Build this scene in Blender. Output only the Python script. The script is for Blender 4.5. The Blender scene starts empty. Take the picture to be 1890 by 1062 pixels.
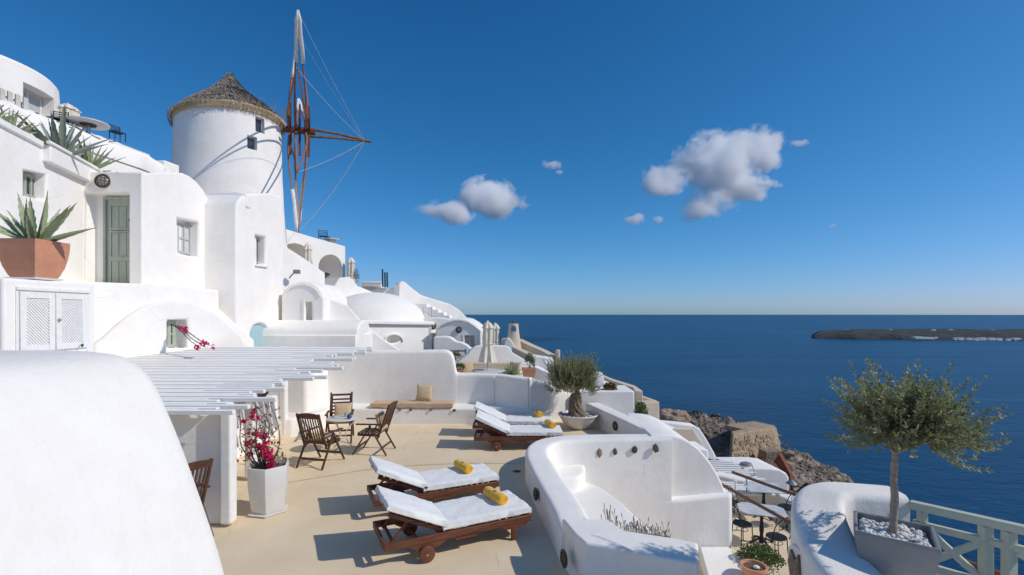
import bpy, bmesh, math, random
from mathutils import Vector, Matrix, noise
from math import sin, cos, pi, radians, sqrt
R = random.Random(7)
sc = bpy.context.scene
COL = sc.collection

# ------------------------------------------------------------------ camera, light, exposure
F, CX, HY, H = 892.0, 945.0, 580.0, 3.0
cam = bpy.data.cameras.new('camera'); camo = bpy.data.objects.new('camera', cam); COL.objects.link(camo)
cam.sensor_width = 36; cam.lens = F/1890*36; cam.shift_y = (HY-531)/1890
cam.clip_start = 0.05; cam.clip_end = 200000
camo.location = (0, 0, H); camo.rotation_euler = (pi/2, 0, 0)
sc.camera = camo
SUN_EL, SUN_AZ = 38.5, -14.0     # azimuth measured from +X towards +Y, where the sun stands
world = bpy.data.worlds.new('World'); sc.world = world; world.use_nodes = True
wn = world.node_tree; wn.nodes.clear()
wo = wn.nodes.new('ShaderNodeOutputWorld'); bg = wn.nodes.new('ShaderNodeBackground'); sky = wn.nodes.new('ShaderNodeTexSky')
sky.sky_type = 'NISHITA'; sky.sun_disc = False; sky.sun_elevation = radians(SUN_EL)
sky.sun_rotation = radians(90-SUN_AZ); sky.altitude = 150; sky.air_density = 0.8; sky.dust_density = 0.5; sky.ozone_density = 6.0
ST = 0.12
bg.inputs[1].default_value = 0.15
sep = wn.nodes.new('ShaderNodeSeparateColor'); com = wn.nodes.new('ShaderNodeCombineColor'); wn.links.new(sky.outputs[0], sep.inputs[0])
def _m(op, a, b):      # film response of the sky: contrast and shoulder per channel
    n = wn.nodes.new('ShaderNodeMath'); n.operation = op
    for i, x in enumerate((a, b)):
        if isinstance(x, (int, float)): n.inputs[i].default_value = x
        else: wn.links.new(x, n.inputs[i])
    return n.outputs[0]
for i, (gam, gain, sh) in enumerate(((1.95, 1.8, 2.4), (1.37, 1.29, 2.0), (1.06, .755, .3))):
    x = _m('MULTIPLY', sep.outputs[i], ST)
    y = _m('DIVIDE', _m('MULTIPLY', _m('POWER', x, gam), gain), _m('ADD', _m('MULTIPLY', x, sh), 1.0))
    wn.links.new(_m('DIVIDE', y, ST), com.inputs[i])
wn.links.new(com.outputs[0], bg.inputs[0]); wn.links.new(bg.outputs[0], wo.inputs[0])
sl = bpy.data.lights.new('sun', 'SUN'); sl.energy = 2.35; sl.angle = radians(0.55); sl.color = (1.0, 0.935, 0.835)
so = bpy.data.objects.new('sun', sl); COL.objects.link(so)
sd = Vector((cos(radians(SUN_EL))*cos(radians(SUN_AZ)), cos(radians(SUN_EL))*sin(radians(SUN_AZ)), sin(radians(SUN_EL))))
so.rotation_euler = sd.to_track_quat('Z', 'Y').to_euler(); so.location = sd*60
sc.view_settings.view_transform = 'Standard'; sc.view_settings.look = 'None'; sc.view_settings.gamma = 1
sc.view_settings.use_curve_mapping = False; sc.view_settings.exposure = 0.36
sc.cycles.volume_bounces = 60; sc.cycles.max_bounces = 60; sc.cycles.diffuse_bounces = 8
sc.cycles.use_denoising = True; sc.cycles.sample_clamp_indirect = 8

# ------------------------------------------------------------------ placing helpers
def P(px, py, Y): return Vector(((px-CX)/F*Y, Y, H+(HY-py)/F*Y))
def G(px, py, z=0.0):
    Y = (H-z)*F/(py-HY); return Vector(((px-CX)/F*Y, Y, z))

# ------------------------------------------------------------------ materials
MATS = {}
def mat(name, color, rough=0.8, metal=0.0, var=0.0, vscale=3.0, bump=0.0, bscale=20.0, bump2=0.0, b2scale=3.0, color2=None, spec=0.3, stretch=None, detail=4.0, coat=0, sheen=0, dist=0.02, transl=0):
    m = bpy.data.materials.new(name); m.use_nodes = True; nt = m.node_tree; N = nt.nodes; L = nt.links
    b = N['Principled BSDF']; b.inputs['Base Color'].default_value = (*color, 1); b.inputs['Roughness'].default_value = rough
    b.inputs['Metallic'].default_value = metal; b.inputs['Specular IOR Level'].default_value = spec
    if coat: b.inputs['Coat Weight'].default_value = coat
    if sheen: b.inputs['Sheen Weight'].default_value = sheen
    tc = N.new('ShaderNodeTexCoord'); src = tc.outputs['Object']
    if stretch:
        mp = N.new('ShaderNodeMapping'); mp.inputs['Scale'].default_value = stretch; L.new(src, mp.inputs[0]); src = mp.outputs[0]
    if var or color2:
        n = N.new('ShaderNodeTexNoise'); n.inputs['Scale'].default_value = vscale; n.inputs['Detail'].default_value = detail; n.inputs['Roughness'].default_value = .65; L.new(src, n.inputs[0])
        rmp = N.new('ShaderNodeValToRGB'); c2 = color2 or tuple(max(0, c*(1-var)) for c in color)
        rmp.color_ramp.elements[0].position = .35; rmp.color_ramp.elements[1].position = .68
        rmp.color_ramp.elements[0].color = (*c2, 1); rmp.color_ramp.elements[1].color = (*color, 1)
        L.new(n.outputs[0], rmp.inputs[0]); L.new(rmp.outputs[0], b.inputs['Base Color'])
    prev = None
    for s, scl, d in ((bump, bscale, dist), (bump2, b2scale, dist*4)):
        if s:
            n = N.new('ShaderNodeTexNoise'); n.inputs['Scale'].default_value = scl; n.inputs['Detail'].default_value = 5; L.new(src, n.inputs[0])
            bp = N.new('ShaderNodeBump'); bp.inputs['Strength'].default_value = s; bp.inputs['Distance'].default_value = d
            L.new(n.outputs[0], bp.inputs['Height'])
            if prev: L.new(prev.outputs[0], bp.inputs['Normal'])
            prev = bp
    if prev: L.new(prev.outputs[0], b.inputs['Normal'])
    if transl:
        t = N.new('ShaderNodeBsdfTranslucent'); mx = N.new('ShaderNodeMixShader'); mx.inputs[0].default_value = transl
        t.inputs[0].default_value = (*[min(1, c*1.6) for c in color], 1)
        L.new(b.outputs[0], mx.inputs[1]); L.new(t.outputs[0], mx.inputs[2]); L.new(mx.outputs[0], N['Material Output'].inputs[0])
    MATS[name] = m; return m
def plaster(name, c, stain):
    m = mat(name, c, rough=.92, bump=.55, bscale=38, bump2=.32, b2scale=4.2, spec=.15, dist=.007)
    nt = m.node_tree; N = nt.nodes; L = nt.links; b = N['Principled BSDF']
    tc = N.new('ShaderNodeTexCoord')
    n1 = N.new('ShaderNodeTexNoise'); n1.inputs['Scale'].default_value = 1.1; n1.inputs['Detail'].default_value = 6; n1.inputs['Roughness'].default_value = .7
    L.new(tc.outputs['Object'], n1.inputs[0])
    r1 = N.new('ShaderNodeValToRGB'); r1.color_ramp.elements[0].position = .36; r1.color_ramp.elements[1].position = .58
    r1.color_ramp.elements[0].color = (*[a*.72+b_*.28 for a, b_ in zip(c, stain)], 1); r1.color_ramp.elements[1].color = (*c, 1)
    L.new(n1.outputs[0], r1.inputs[0])
    mp = N.new('ShaderNodeMapping'); mp.inputs['Scale'].default_value = (6, 6, .5); L.new(tc.outputs['Object'], mp.inputs[0])
    n2 = N.new('ShaderNodeTexNoise'); n2.inputs['Scale'].default_value = 1.6; n2.inputs['Detail'].default_value = 4; L.new(mp.outputs[0], n2.inputs[0])
    r2 = N.new('ShaderNodeValToRGB'); r2.color_ramp.elements[0].position = .62; r2.color_ramp.elements[1].position = .85
    r2.color_ramp.elements[0].color = (0, 0, 0, 1); r2.color_ramp.elements[1].color = (.22, .22, .22, 1); L.new(n2.outputs[0], r2.inputs[0])
    mx = N.new('ShaderNodeMixRGB'); mx.inputs[2].default_value = (*stain, 1); L.new(r2.outputs[0], mx.inputs[0]); L.new(r1.outputs[0], mx.inputs[1])
    L.new(mx.outputs[0], b.inputs['Base Color']); return m
def cracks(m, scale, dark, width=.006, thr=.52):
    """fine hairline cracks, present only in patches"""
    nt = m.node_tree; N = nt.nodes; L = nt.links; b = N['Principled BSDF']; src = b.inputs['Base Color'].links[0].from_socket
    tc = N.new('ShaderNodeTexCoord'); n = N.new('ShaderNodeTexNoise'); n.inputs['Scale'].default_value = 2.5; n.inputs['Detail'].default_value = 5; L.new(tc.outputs['Object'], n.inputs[0])
    mx = N.new('ShaderNodeMixRGB'); mx.inputs[0].default_value = .22; L.new(tc.outputs['Object'], mx.inputs[1]); L.new(n.outputs['Color'], mx.inputs[2])
    v = N.new('ShaderNodeTexVoronoi'); v.feature = 'DISTANCE_TO_EDGE'; v.inputs['Scale'].default_value = scale; L.new(mx.outputs[0], v.inputs['Vector'])
    r = N.new('ShaderNodeMapRange'); r.inputs['From Min'].default_value = width; r.inputs['From Max'].default_value = 0; L.new(v.outputs['Distance'], r.inputs[0])
    n2 = N.new('ShaderNodeTexNoise'); n2.inputs['Scale'].default_value = .8; L.new(tc.outputs['Object'], n2.inputs[0])
    r2 = N.new('ShaderNodeMapRange'); r2.inputs['From Min'].default_value = thr; r2.inputs['From Max'].default_value = thr+.08; L.new(n2.outputs[0], r2.inputs[0])
    mu = N.new('ShaderNodeMath'); mu.operation = 'MULTIPLY'; L.new(r.outputs[0], mu.inputs[0]); L.new(r2.outputs[0], mu.inputs[1])
    mm = N.new('ShaderNodeMath'); mm.operation = 'MULTIPLY'; mm.inputs[1].default_value = .4; L.new(mu.outputs[0], mm.inputs[0])
    o = N.new('ShaderNodeMixRGB'); o.inputs[2].default_value = (*dark, 1); L.new(mm.outputs[0], o.inputs[0]); L.new(src, o.inputs[1]); L.new(o.outputs[0], b.inputs['Base Color'])
WHITE = plaster('whitewash', (.885, .858, .81), (.68, .63, .55))
cracks(WHITE, 1.1, (.50, .47, .42))
BEIGEP = plaster('beige_plaster', (.62, .52, .40), (.42, .35, .27))
FLOOR = mat('floor_screed', (.81, .67, .475), rough=.75, color2=(.73, .59, .40), vscale=1.3, detail=8, bump=.15, bscale=60, dist=.004, spec=.25)
cracks(FLOOR, .55, (.38, .30, .21), .005, .47)
FLOORLINE = mat('floor_joint', (.64, .54, .42), rough=.8, var=.2)
PAINTW = mat('white_paint', (.85, .84, .81), rough=.6, var=.08, vscale=14, bump=.3, bscale=60, dist=.004, stretch=(.25, 1, 1))
WOODR = mat('red_teak', (.20, .068, .035), rough=.5, color2=(.10, .034, .018), vscale=9, stretch=(.35, 3, 3), bump=.3, bscale=30, dist=.003, spec=.4)
WOODD = mat('dark_teak', (.115, .045, .026), rough=.5, color2=(.06, .025, .016), vscale=9, stretch=(1, 1, .4), bump=.3, bscale=30, dist=.003, spec=.4)
WOODO = mat('orange_spar_wood', (.38, .17, .10), rough=.75, color2=(.22, .11, .075), vscale=6, bump=.4, bscale=25, stretch=(1, 1, .25))
WOODOLD = mat('weathered_wood', (.28, .19, .12), rough=.85, color2=(.13, .08, .05), vscale=5, bump=.5, bscale=30)
RAILBR = mat('brown_rail', (.17, .085, .055), rough=.6, var=.4, vscale=12)
CUSH = mat('cushion_canvas', (.84, .835, .81), rough=.95, var=.06, vscale=6, bump=.5, bscale=200, bump2=.8, b2scale=6, dist=.006, sheen=.2)
CUSHE = mat('cushion_edge', (.55, .50, .42), rough=.95, var=.2, bump=.4, bscale=120)
TAN = mat('tan_canvas', (.58, .42, .28), rough=.95, var=.12, bump=.4, bscale=160, bump2=.3, b2scale=8, dist=.004)
CREAM = mat('cream_upholstery', (.74, .63, .48), rough=.95, var=.1, bump=.3, bscale=90)
TANP = mat('linen_pillow', (.60, .47, .31), rough=.95, color2=(.50, .38, .24), vscale=12, bump=.5, bscale=120, bump2=.6, b2scale=9, dist=.006)
YEL = mat('yellow_towel', (.98, .58, .018), rough=1, color2=(.93, .49, .012), vscale=40, bump=1, bscale=110, dist=.012, bump2=.5, b2scale=14, sheen=.4)
LOGO = mat('grey_badge', (.22, .20, .19), rough=.8, var=.3, vscale=60)
TERRA = mat('terracotta', (.66, .33, .20), rough=.85, color2=(.55, .25, .15), vscale=4, detail=8, bump=.2, bscale=60, dist=.004)
SLATE = mat('slate_grey_planter', (.24, .25, .255), rough=.45, color2=(.185, .195, .20), vscale=3, detail=8, bump=.12, bscale=50, dist=.003, spec=.45)
CERAM = mat('white_plastic_planter', (.70, .68, .65), rough=.4, var=.08, vscale=4)
BOWLM = mat('cream_bowl', (.78, .75, .69), rough=.5, var=.18, vscale=5, bump=.15)
SOIL = mat('soil', (.09, .06, .04), rough=1, color2=(.20, .15, .11), vscale=30, bump=1, bscale=50, dist=.02)
PEB = mat('white_pebble', (.78, .77, .75), rough=.6, var=.1, vscale=8)
STONED = mat('dark_lava_stone', (.06, .055, .055), rough=.9, color2=(.12, .10, .09), vscale=20, bump=1, bscale=40)
STONEB = mat('brown_stone', (.36, .27, .20), rough=.9, color2=(.18, .13, .10), vscale=14, bump=1, bscale=30)
METB = mat('black_iron', (.03, .03, .035), rough=.5, metal=.4, var=.3, vscale=30)
METW = mat('white_iron', (.62, .62, .60), rough=.5, var=.1)
STEEL = mat('steel', (.45, .45, .46), rough=.35, metal=.9, var=.1)
BRONZE = mat('tarnished_bronze', (.16, .12, .08), rough=.55, metal=.6, var=.4, vscale=30)
GLASSL = mat('lamp_glass', (.42, .42, .40), rough=.15, spec=.6, var=.2, vscale=30)
GREEN = mat('sage_green_paint', (.32, .36, .29), rough=.65, color2=(.40, .44, .37), vscale=7, bump=.2, bscale=40, dist=.003, stretch=(1, 1, .3))
GREENL = mat('pale_green_paint', (.55, .57, .46), rough=.55, var=.08, vscale=10, bump=.1)
GREYW = mat('grey_window_paint', (.46, .50, .50), rough=.6, var=.1)
GLASS = mat('window_glass', (.05, .06, .07), rough=.08, spec=.8, var=.4, vscale=2)
CURT = mat('curtain', (.62, .62, .60), rough=.95, var=.12, vscale=10)
TEAL = mat('teal_paint', (.36, .53, .56), rough=.8, var=.1, vscale=3)
BLUEF = mat('blue_paint', (.05, .15, .36), rough=.6, var=.15)
THATCH = mat('reed_thatch', (.34, .30, .255), rough=1, color2=(.16, .14, .12), vscale=7, bump=1, bscale=40, dist=.04, stretch=(2, 2, 1))
REED = mat('reed_straw', (.42, .375, .32), rough=1, color2=(.20, .175, .15), vscale=3)
REEDY = mat('yellow_reed', (.72, .58, .38), rough=1, color2=(.50, .38, .23), vscale=9)
MARB = mat('white_marble', (.74, .74, .73), rough=.25, color2=(.46, .47, .48), vscale=4, detail=9, stretch=(1, 2.5, 1))
SAIL = mat('rolled_sailcloth', (.84, .83, .80), rough=.95, color2=(.66, .64, .60), vscale=9, bump=.8, bscale=18, dist=.02)
CANV = mat('cream_parasol', (.78, .71, .60), rough=.95, var=.12, vscale=5, bump=.3)
ROPE = mat('rope', (.55, .53, .48), rough=.9, var=.1)
AGAVE = mat('agave_leaf', (.29, .34, .17), rough=.55, color2=(.37, .42, .26), vscale=5, bump=.2, bscale=20, spec=.4)
AGAVE2 = mat('blue_agave_leaf', (.20, .25, .19), rough=.55, color2=(.28, .33, .27), vscale=4, bump=.2)
SPINE = mat('agave_spine', (.10, .045, .03), rough=.7, var=.2)
DEADL = mat('dry_leaf', (.17, .11, .06), rough=.9, var=.4, vscale=9)
OLIVE = mat('olive_leaf', (.25, .265, .10), rough=.5, color2=(.15, .17, .06), vscale=3, spec=.45, transl=.28)
OLIVE2 = mat('olive_leaf_pale', (.42, .43, .27), rough=.55, color2=(.29, .31, .17), vscale=3, spec=.45, transl=.15)
BARK = mat('olive_bark', (.34, .26, .19), rough=.95, color2=(.10, .07, .05), vscale=14, bump=1, bscale=25, dist=.03, stretch=(2, 2, .6))
BARKP = mat('pale_bark', (.40, .33, .26), rough=.9, color2=(.28, .21, .16), vscale=9, bump=.6, bscale=25, stretch=(1, 1, 2.5))
TWIG = mat('twig', (.17, .12, .085), rough=.9, var=.3)
LEAFG = mat('shrub_leaf', (.075, .13, .035), rough=.55, color2=(.045, .085, .022), vscale=6, transl=.2)
LEAFG2 = mat('shrub_leaf_light', (.14, .21, .06), rough=.55, var=.3, transl=.2)
MAGENTA = mat('magenta_bract', (.82, .02, .20), rough=.7, color2=(.64, .012, .13), vscale=9, transl=.3)
REDF = mat('red_flower', (.45, .07, .05), rough=.7, var=.3)
LAV = mat('dry_lavender', (.34, .27, .20), rough=.95, color2=(.20, .16, .12), vscale=20)
SLATB = mat('cream_picket', (.60, .56, .50), rough=.8, var=.15)
BLUEG = mat('blue_glass', (.01, .09, .25), rough=.1, spec=.8, var=.3)

# ------------------------------------------------------------------ mesh helpers
class MB:
    def __init__(s): s.v = []; s.f = []
    def add(s, vs, fs):
        o = len(s.v); s.v += [Vector(v) for v in vs]; s.f += [tuple(i+o for i in f) for f in fs]; return s
    def box(s, c, sz, rz=0, M=None):
        M = M or Matrix.Rotation(rz, 3, 'Z'); c = Vector(c)
        vs = [c+M@Vector((x*sz[0]/2, y*sz[1]/2, z*sz[2]/2)) for x in (-1, 1) for y in (-1, 1) for z in (-1, 1)]
        return s.add(vs, [(0, 1, 3, 2), (4, 6, 7, 5), (0, 4, 5, 1), (2, 3, 7, 6), (0, 2, 6, 4), (1, 5, 7, 3)])
    def beam(s, p, q, w, h, up=(0, 0, 1)):
        p = Vector(p); q = Vector(q); d = (q-p).normalized(); u = Vector(up)
        if abs(d.dot(u)) > .95: u = Vector((0, 1, 0))
        a = d.cross(u).normalized(); b = a.cross(d).normalized()
        vs = [o+a*(i*w/2)+b*(j*h/2) for o in (p, q) for i, j in ((-1, -1), (1, -1), (1, 1), (-1, 1))]
        return s.add(vs, [(0, 1, 2, 3), (7, 6, 5, 4), (0, 4, 5, 1), (1, 5, 6, 2), (2, 6, 7, 3), (3, 7, 4, 0)])
    def tube(s, pts, r, n=6, cap=True):
        pts = [Vector(p) for p in pts]; k = len(pts); rs = r if isinstance(r, (list, tuple)) else [r]*k
        o = len(s.v); ref = None
        for i, p in enumerate(pts):
            d = (pts[min(i+1, k-1)]-pts[max(i-1, 0)])
            d = d.normalized() if d.length > 1e-9 else Vector((0, 0, 1))
            if ref is None: ref = d.orthogonal().normalized()
            ref = (ref-d*ref.dot(d)); ref = ref.normalized() if ref.length > 1e-6 else d.orthogonal().normalized()
            b = d.cross(ref)
            for j in range(n):
                t = 2*pi*j/n; s.v.append(p+(ref*cos(t)+b*sin(t))*rs[i])
        for i in range(k-1):
            for j in range(n):
                a = o+i*n+j; c = o+i*n+(j+1) % n; s.f.append((a, c, c+n, a+n))
        if cap: s.f.append(tuple(o+j for j in range(n))[::-1]); s.f.append(tuple(o+(k-1)*n+j for j in range(n)))
        return s
    def lathe(s, prof, c=(0, 0, 0), n=24, closed=False, sx=1, sy=1, wob=0):
        c = Vector(c); o = len(s.v)
        for r, z in prof:
            for j in range(n):
                t = 2*pi*j/n; rr = r*(1+wob*noise.noise(Vector((cos(t)*1.5, sin(t)*1.5, z*2))))
                s.v.append(c+Vector((rr*cos(t)*sx, rr*sin(t)*sy, z)))
        for i in range(len(prof)-1):
            for j in range(n):
                a = o+i*n+j; b = o+i*n+(j+1) % n; s.f.append((a, b, b+n, a+n))
        if prof[0][0] > 1e-4: s.f.append(tuple(o+j for j in range(n))[::-1])
        if prof[-1][0] > 1e-4: s.f.append(tuple(o+(len(prof)-1)*n+j for j in range(n)))
        return s
    def ball(s, c, r, sub=1, sc_=(1, 1, 1), jit=0, rnd=R):
        bm = bmesh.new(); bmesh.ops.create_icosphere(bm, subdivisions=sub, radius=1)
        vs = [Vector(c)+Vector((v.co.x*sc_[0], v.co.y*sc_[1], v.co.z*sc_[2]))*r*(1+rnd.uniform(-jit, jit)) for v in bm.verts]
        fs = [tuple(v.index for v in f.verts) for f in bm.faces]; bm.free(); return s.add(vs, fs)
    def prism(s, poly, z0, z1):
        n = len(poly); zz = z1 if isinstance(z1, (list, tuple)) else [z1]*n
        vs = [(p[0], p[1], z0) for p in poly]+[(p[0], p[1], zz[i]) for i, p in enumerate(poly)]
        return s.add(vs, [tuple(range(n))[::-1], tuple(range(n, 2*n))]+[(i, (i+1) % n, n+(i+1) % n, n+i) for i in range(n)])
    def extr(s, pts, d):
        n = len(pts); d = Vector(d); pts = [Vector(p) for p in pts]
        return s.add(pts+[p+d for p in pts], [tuple(range(n))[::-1], tuple(range(n, 2*n))]+[(i, (i+1) % n, n+(i+1) % n, n+i) for i in range(n)])
OFF = {}
def mesh_of(mb, off=Vector(), smooth=False, name='mesh', fix=True):
    me = bpy.data.meshes.new(name); me.from_pydata([tuple(v-off) for v in mb.v], [], mb.f); me.validate()
    if fix:
        bm = bmesh.new(); bm.from_mesh(me); bmesh.ops.recalc_face_normals(bm, faces=bm.faces[:]); bm.to_mesh(me); bm.free()
    if smooth is not False:
        me.shade_smooth()
        if smooth is not True: me.set_sharp_from_angle(angle=radians(smooth))
    return me
def tag(o, label=None, cat=None, group=None, kind=None):
    if label: o['label'] = label
    if cat: o['category'] = cat
    if group: o['group'] = group
    if kind: o['kind'] = kind
    return o
def build(mb, name, m, parent=None, smooth=False, bevel=0, seg=2, base=None, me=None, fix=True, apply=True):
    if parent is not None: off = OFF.get(parent.name, Vector())
    elif base is not None: off = Vector(base)
    else:
        lo = [min(v[i] for v in mb.v) for i in range(3)]; hi = [max(v[i] for v in mb.v) for i in range(3)]
        off = Vector(((lo[0]+hi[0])/2, (lo[1]+hi[1])/2, lo[2]))
    me = me or mesh_of(mb, off, smooth, name, fix)
    o = bpy.data.objects.new(name, me); COL.objects.link(o); me.materials.clear(); me.materials.append(m)
    if parent is not None: o.parent = parent
    else: o.location = off
    OFF[o.name] = off
    if bevel:
        b = o.modifiers.new('bevel', 'BEVEL'); b.width = bevel; b.segments = seg; b.limit_method = 'ANGLE'; b.angle_limit = radians(35)
        me.shade_smooth(); me.set_sharp_from_angle(angle=radians(62))
    return o
def root(name, loc, label, cat, group=None, rz=0):
    o = bpy.data.objects.new(name, None); COL.objects.link(o); o.location = loc; o.rotation_euler = (0, 0, rz)
    o.empty_display_size = .2; OFF[o.name] = Vector(loc); tag(o, label, cat, group); return o
def lroot(name, label, cat, group=None):      # prototype in local coordinates, placed later
    o = root(name, (0, 0, 0), label, cat, group); return o
def place(o, loc, rz=0, s=1): o.location = loc; o.rotation_euler = (0, 0, rz); o.scale = (s, s, s); return o
def copy_tree(o, loc=None, rz=None, label=None, group=None, parent=None, s=None):
    c = o.copy(); COL.objects.link(c)
    if parent is not None: c.parent = parent
    if loc is not None: c.location = loc
    if rz is not None: c.rotation_euler = (0, 0, rz)
    if s is not None: c.scale = (s, s, s)
    if label: c['label'] = label
    if group: c['group'] = group
    for ch in KIDS(o): copy_tree(ch, parent=c)
    return c
def KIDS(o): return [x for x in list(COL.objects) if x.parent == o]
def boolean(o, cutters):
    for cb in cutters:
        cm = mesh_of(cb, OFF[o.name], False, 'cut'); co = bpy.data.objects.new('cut', cm); COL.objects.link(co)
        co.location = o.location if o.parent is None else o.parent.location
        md = o.modifiers.new('b', 'BOOLEAN'); md.operation = 'DIFFERENCE'; md.object = co; md.solver = 'EXACT'
        bpy.context.view_layer.update()
        dg = bpy.context.evaluated_depsgraph_get(); nm = bpy.data.meshes.new_from_object(o.evaluated_get(dg))
        o.modifiers.remove(md); bpy.data.objects.remove(co); nm.materials.clear(); nm.materials.append(o.data.materials[0]); o.data = nm
def catm(pts, n=8, closed=False):
    pts = [Vector(p) for p in pts]; out = []; k = len(pts)
    for i in range(k-1 if not closed else k):
        p0 = pts[max(i-1, 0)] if not closed else pts[i-1]; p1 = pts[i]; p2 = pts[(i+1) % k]
        p3 = pts[min(i+2, k-1)] if not closed else pts[(i+2) % k]
        for j in range(n):
            t = j/n; out.append(.5*((2*p1)+(p2-p0)*t+(2*p0-5*p1+4*p2-p3)*t*t+(3*p1-p0-3*p2+p3)*t**3))
    if not closed: out.append(pts[-1])
    return out
def sweep(path, w, zb, r=.07, n=8, wob=.008, smooth=True, sub=4):
    """rounded plaster wall: path of (x, y, ztop) centre points, width w (or list), bottom zb"""
    pts = catm([(p[0], p[1], p[2]) for p in path], n) if n > 1 else [Vector(p) for p in path]
    mb = MB(); k = len(pts); ws = []
    for i in range(k):
        if isinstance(w, (list, tuple)):
            t = i/(k-1)*(len(w)-1); a = min(int(t), len(w)-2); ws.append(w[a]+(w[a+1]-w[a])*(t-a))
        else: ws.append(w)
    m = 0
    for i, p in enumerate(pts):
        d = pts[min(i+1, k-1)]-pts[max(i-1, 0)]; d.z = 0; d.normalize(); nrm = Vector((-d.y, d.x, 0)); hw = ws[i]/2
        sec = [(-hw, zb)]
        for q in range(1, 4): sec.append((-hw, zb+(p.z-r-zb)*q/4))
        for q in range(sub+1):
            a = pi-q*(pi/2)/sub; sec.append((-hw+r+r*cos(a), p.z-r+r*sin(a)))
        sec += [(-hw+r+(2*hw-2*r)*q/4, p.z) for q in range(1, 4)]
        for q in range(sub+1):
            a = pi/2-q*(pi/2)/sub; sec.append((hw-r+r*cos(a), p.z-r+r*sin(a)))
        for q in (3, 2, 1): sec.append((hw, zb+(p.z-r-zb)*q/4))
        sec.append((hw, zb)); m = len(sec)
        for u, z in sec:
            v = Vector((p.x, p.y, 0))+nrm*u; v.z = z
            if wob: v += (noise.noise_vector(v*1.7)*.7+noise.noise_vector(v*5)*.3)*wob
            mb.v.append(v)
    for i in range(k-1):
        for j in range(m-1):
            a = i*m+j; mb.f.append((a, a+1, a+1+m, a+m))
    mb.f.append(tuple(range(m))); mb.f.append(tuple(range((k-1)*m, k*m))[::-1])
    return mb
def plane_pt(A, B):
    a = Vector(((A[0]-CX)/F*A[1], A[1])); b = Vector(((B[0]-CX)/F*B[1], B[1])); d = (b-a).normalized(); n = Vector((d.y, -d.x))
    def f(px, py=None, z=None, out=0.0):
        t = (px-CX)/F; # ray (t,1)*s hits line a + d*u
        den = t*d.y-d.x; s_ = (a.x*d.y-a.y*d.x)/den
        zz = z if z is not None else H+(HY-py)/F*s_
        return Vector((t*s_+n.x*out, s_+n.y*out, zz))
    def ray(px, py, out=0.0):
        t = (px-CX)/F; ao = a+n*out; den = t*d.y-d.x; s_ = (ao.x*d.y-ao.y*d.x)/den
        return Vector((t*s_, s_, H+(HY-py)/F*s_))
    f.ray = ray
    f.n = Vector((n.x, n.y, 0)); f.d = Vector((d.x, d.y, 0)); return f
def facade(name, outline, A, B, depth, parent=None, holes=(), m=None, bevel=.04, direction=None, zb=None, base=None, seg=3):
    f = plane_pt(A, B)
    pts = [f(p[0], p[1]) if p[1] is not None else f(p[0], z=p[2]) for p in outline]
    mb = MB().extr(pts, (direction or -f.n)*depth)
    o = build(mb, name, m or WHITE, parent, base=base)
    if holes:
        cs = []
        for hp, hd in holes: cs.append(MB().extr([f(x, y, out=.3) for x, y in hp], -f.n*(hd+.3)))
        boolean(o, cs)
    if bevel:
        b = o.modifiers.new('bevel', 'BEVEL'); b.width = bevel; b.segments = seg; b.limit_method = 'ANGLE'; b.angle_limit = radians(40)
        o.data.shade_smooth(); o.data.set_sharp_from_angle(angle=radians(62))
    return o, f
def fbox(mb, f, x0, y0, x1, y1, out, th):   # a box lying in a facade plane between two pixel corners
    return mb.extr([f(x0, y0, out=out), f(x1, y0, out=out), f(x1, y1, out=out), f(x0, y1, out=out)], -f.n*th)
def window(f, x0, y0, x1, y1, out, parent, paint, glass=GLASS, cols=2, rows=2, name='window', fw=.06):
    """a frame with bars in a facade plane, its pane a sub-part"""
    a = f.ray(x0, y1, out); b = f.ray(x1, y1, out); b.z = a.z; c = f.ray(x0, y0, out)
    d = (b-a); wd = d.length; d.normalize(); hgt = c.z-a.z; n = f.n
    m_ = MB()
    def bar(u0, u1, z0, z1, th=.05, o_=0):
        p = [a+d*u0+Vector((0, 0, z0)), a+d*u1+Vector((0, 0, z0)), a+d*u1+Vector((0, 0, z1)), a+d*u0+Vector((0, 0, z1))]
        m_.extr([q+n*o_ for q in p], -n*th)
    bar(0, fw, 0, hgt); bar(wd-fw, wd, 0, hgt); bar(fw, wd-fw, 0, fw); bar(fw, wd-fw, hgt-fw, hgt)
    for i in range(1, cols): u = wd*i/cols; bar(u-fw*.4, u+fw*.4, fw, hgt-fw, .045, -.003)
    for i in range(1, rows): z = hgt*i/rows; bar(fw, wd-fw, z-fw*.3, z+fw*.3, .04, -.006)
    fr = build(m_, name, paint, parent)
    g = MB().extr([a+d*.01-n*.03, a+d*(wd-.01)-n*.03, a+d*(wd-.01)-n*.03+Vector((0, 0, hgt)), a+d*.01-n*.03+Vector((0, 0, hgt))], -n*.012)
    build(g, 'pane', glass, fr)
    return fr
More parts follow.
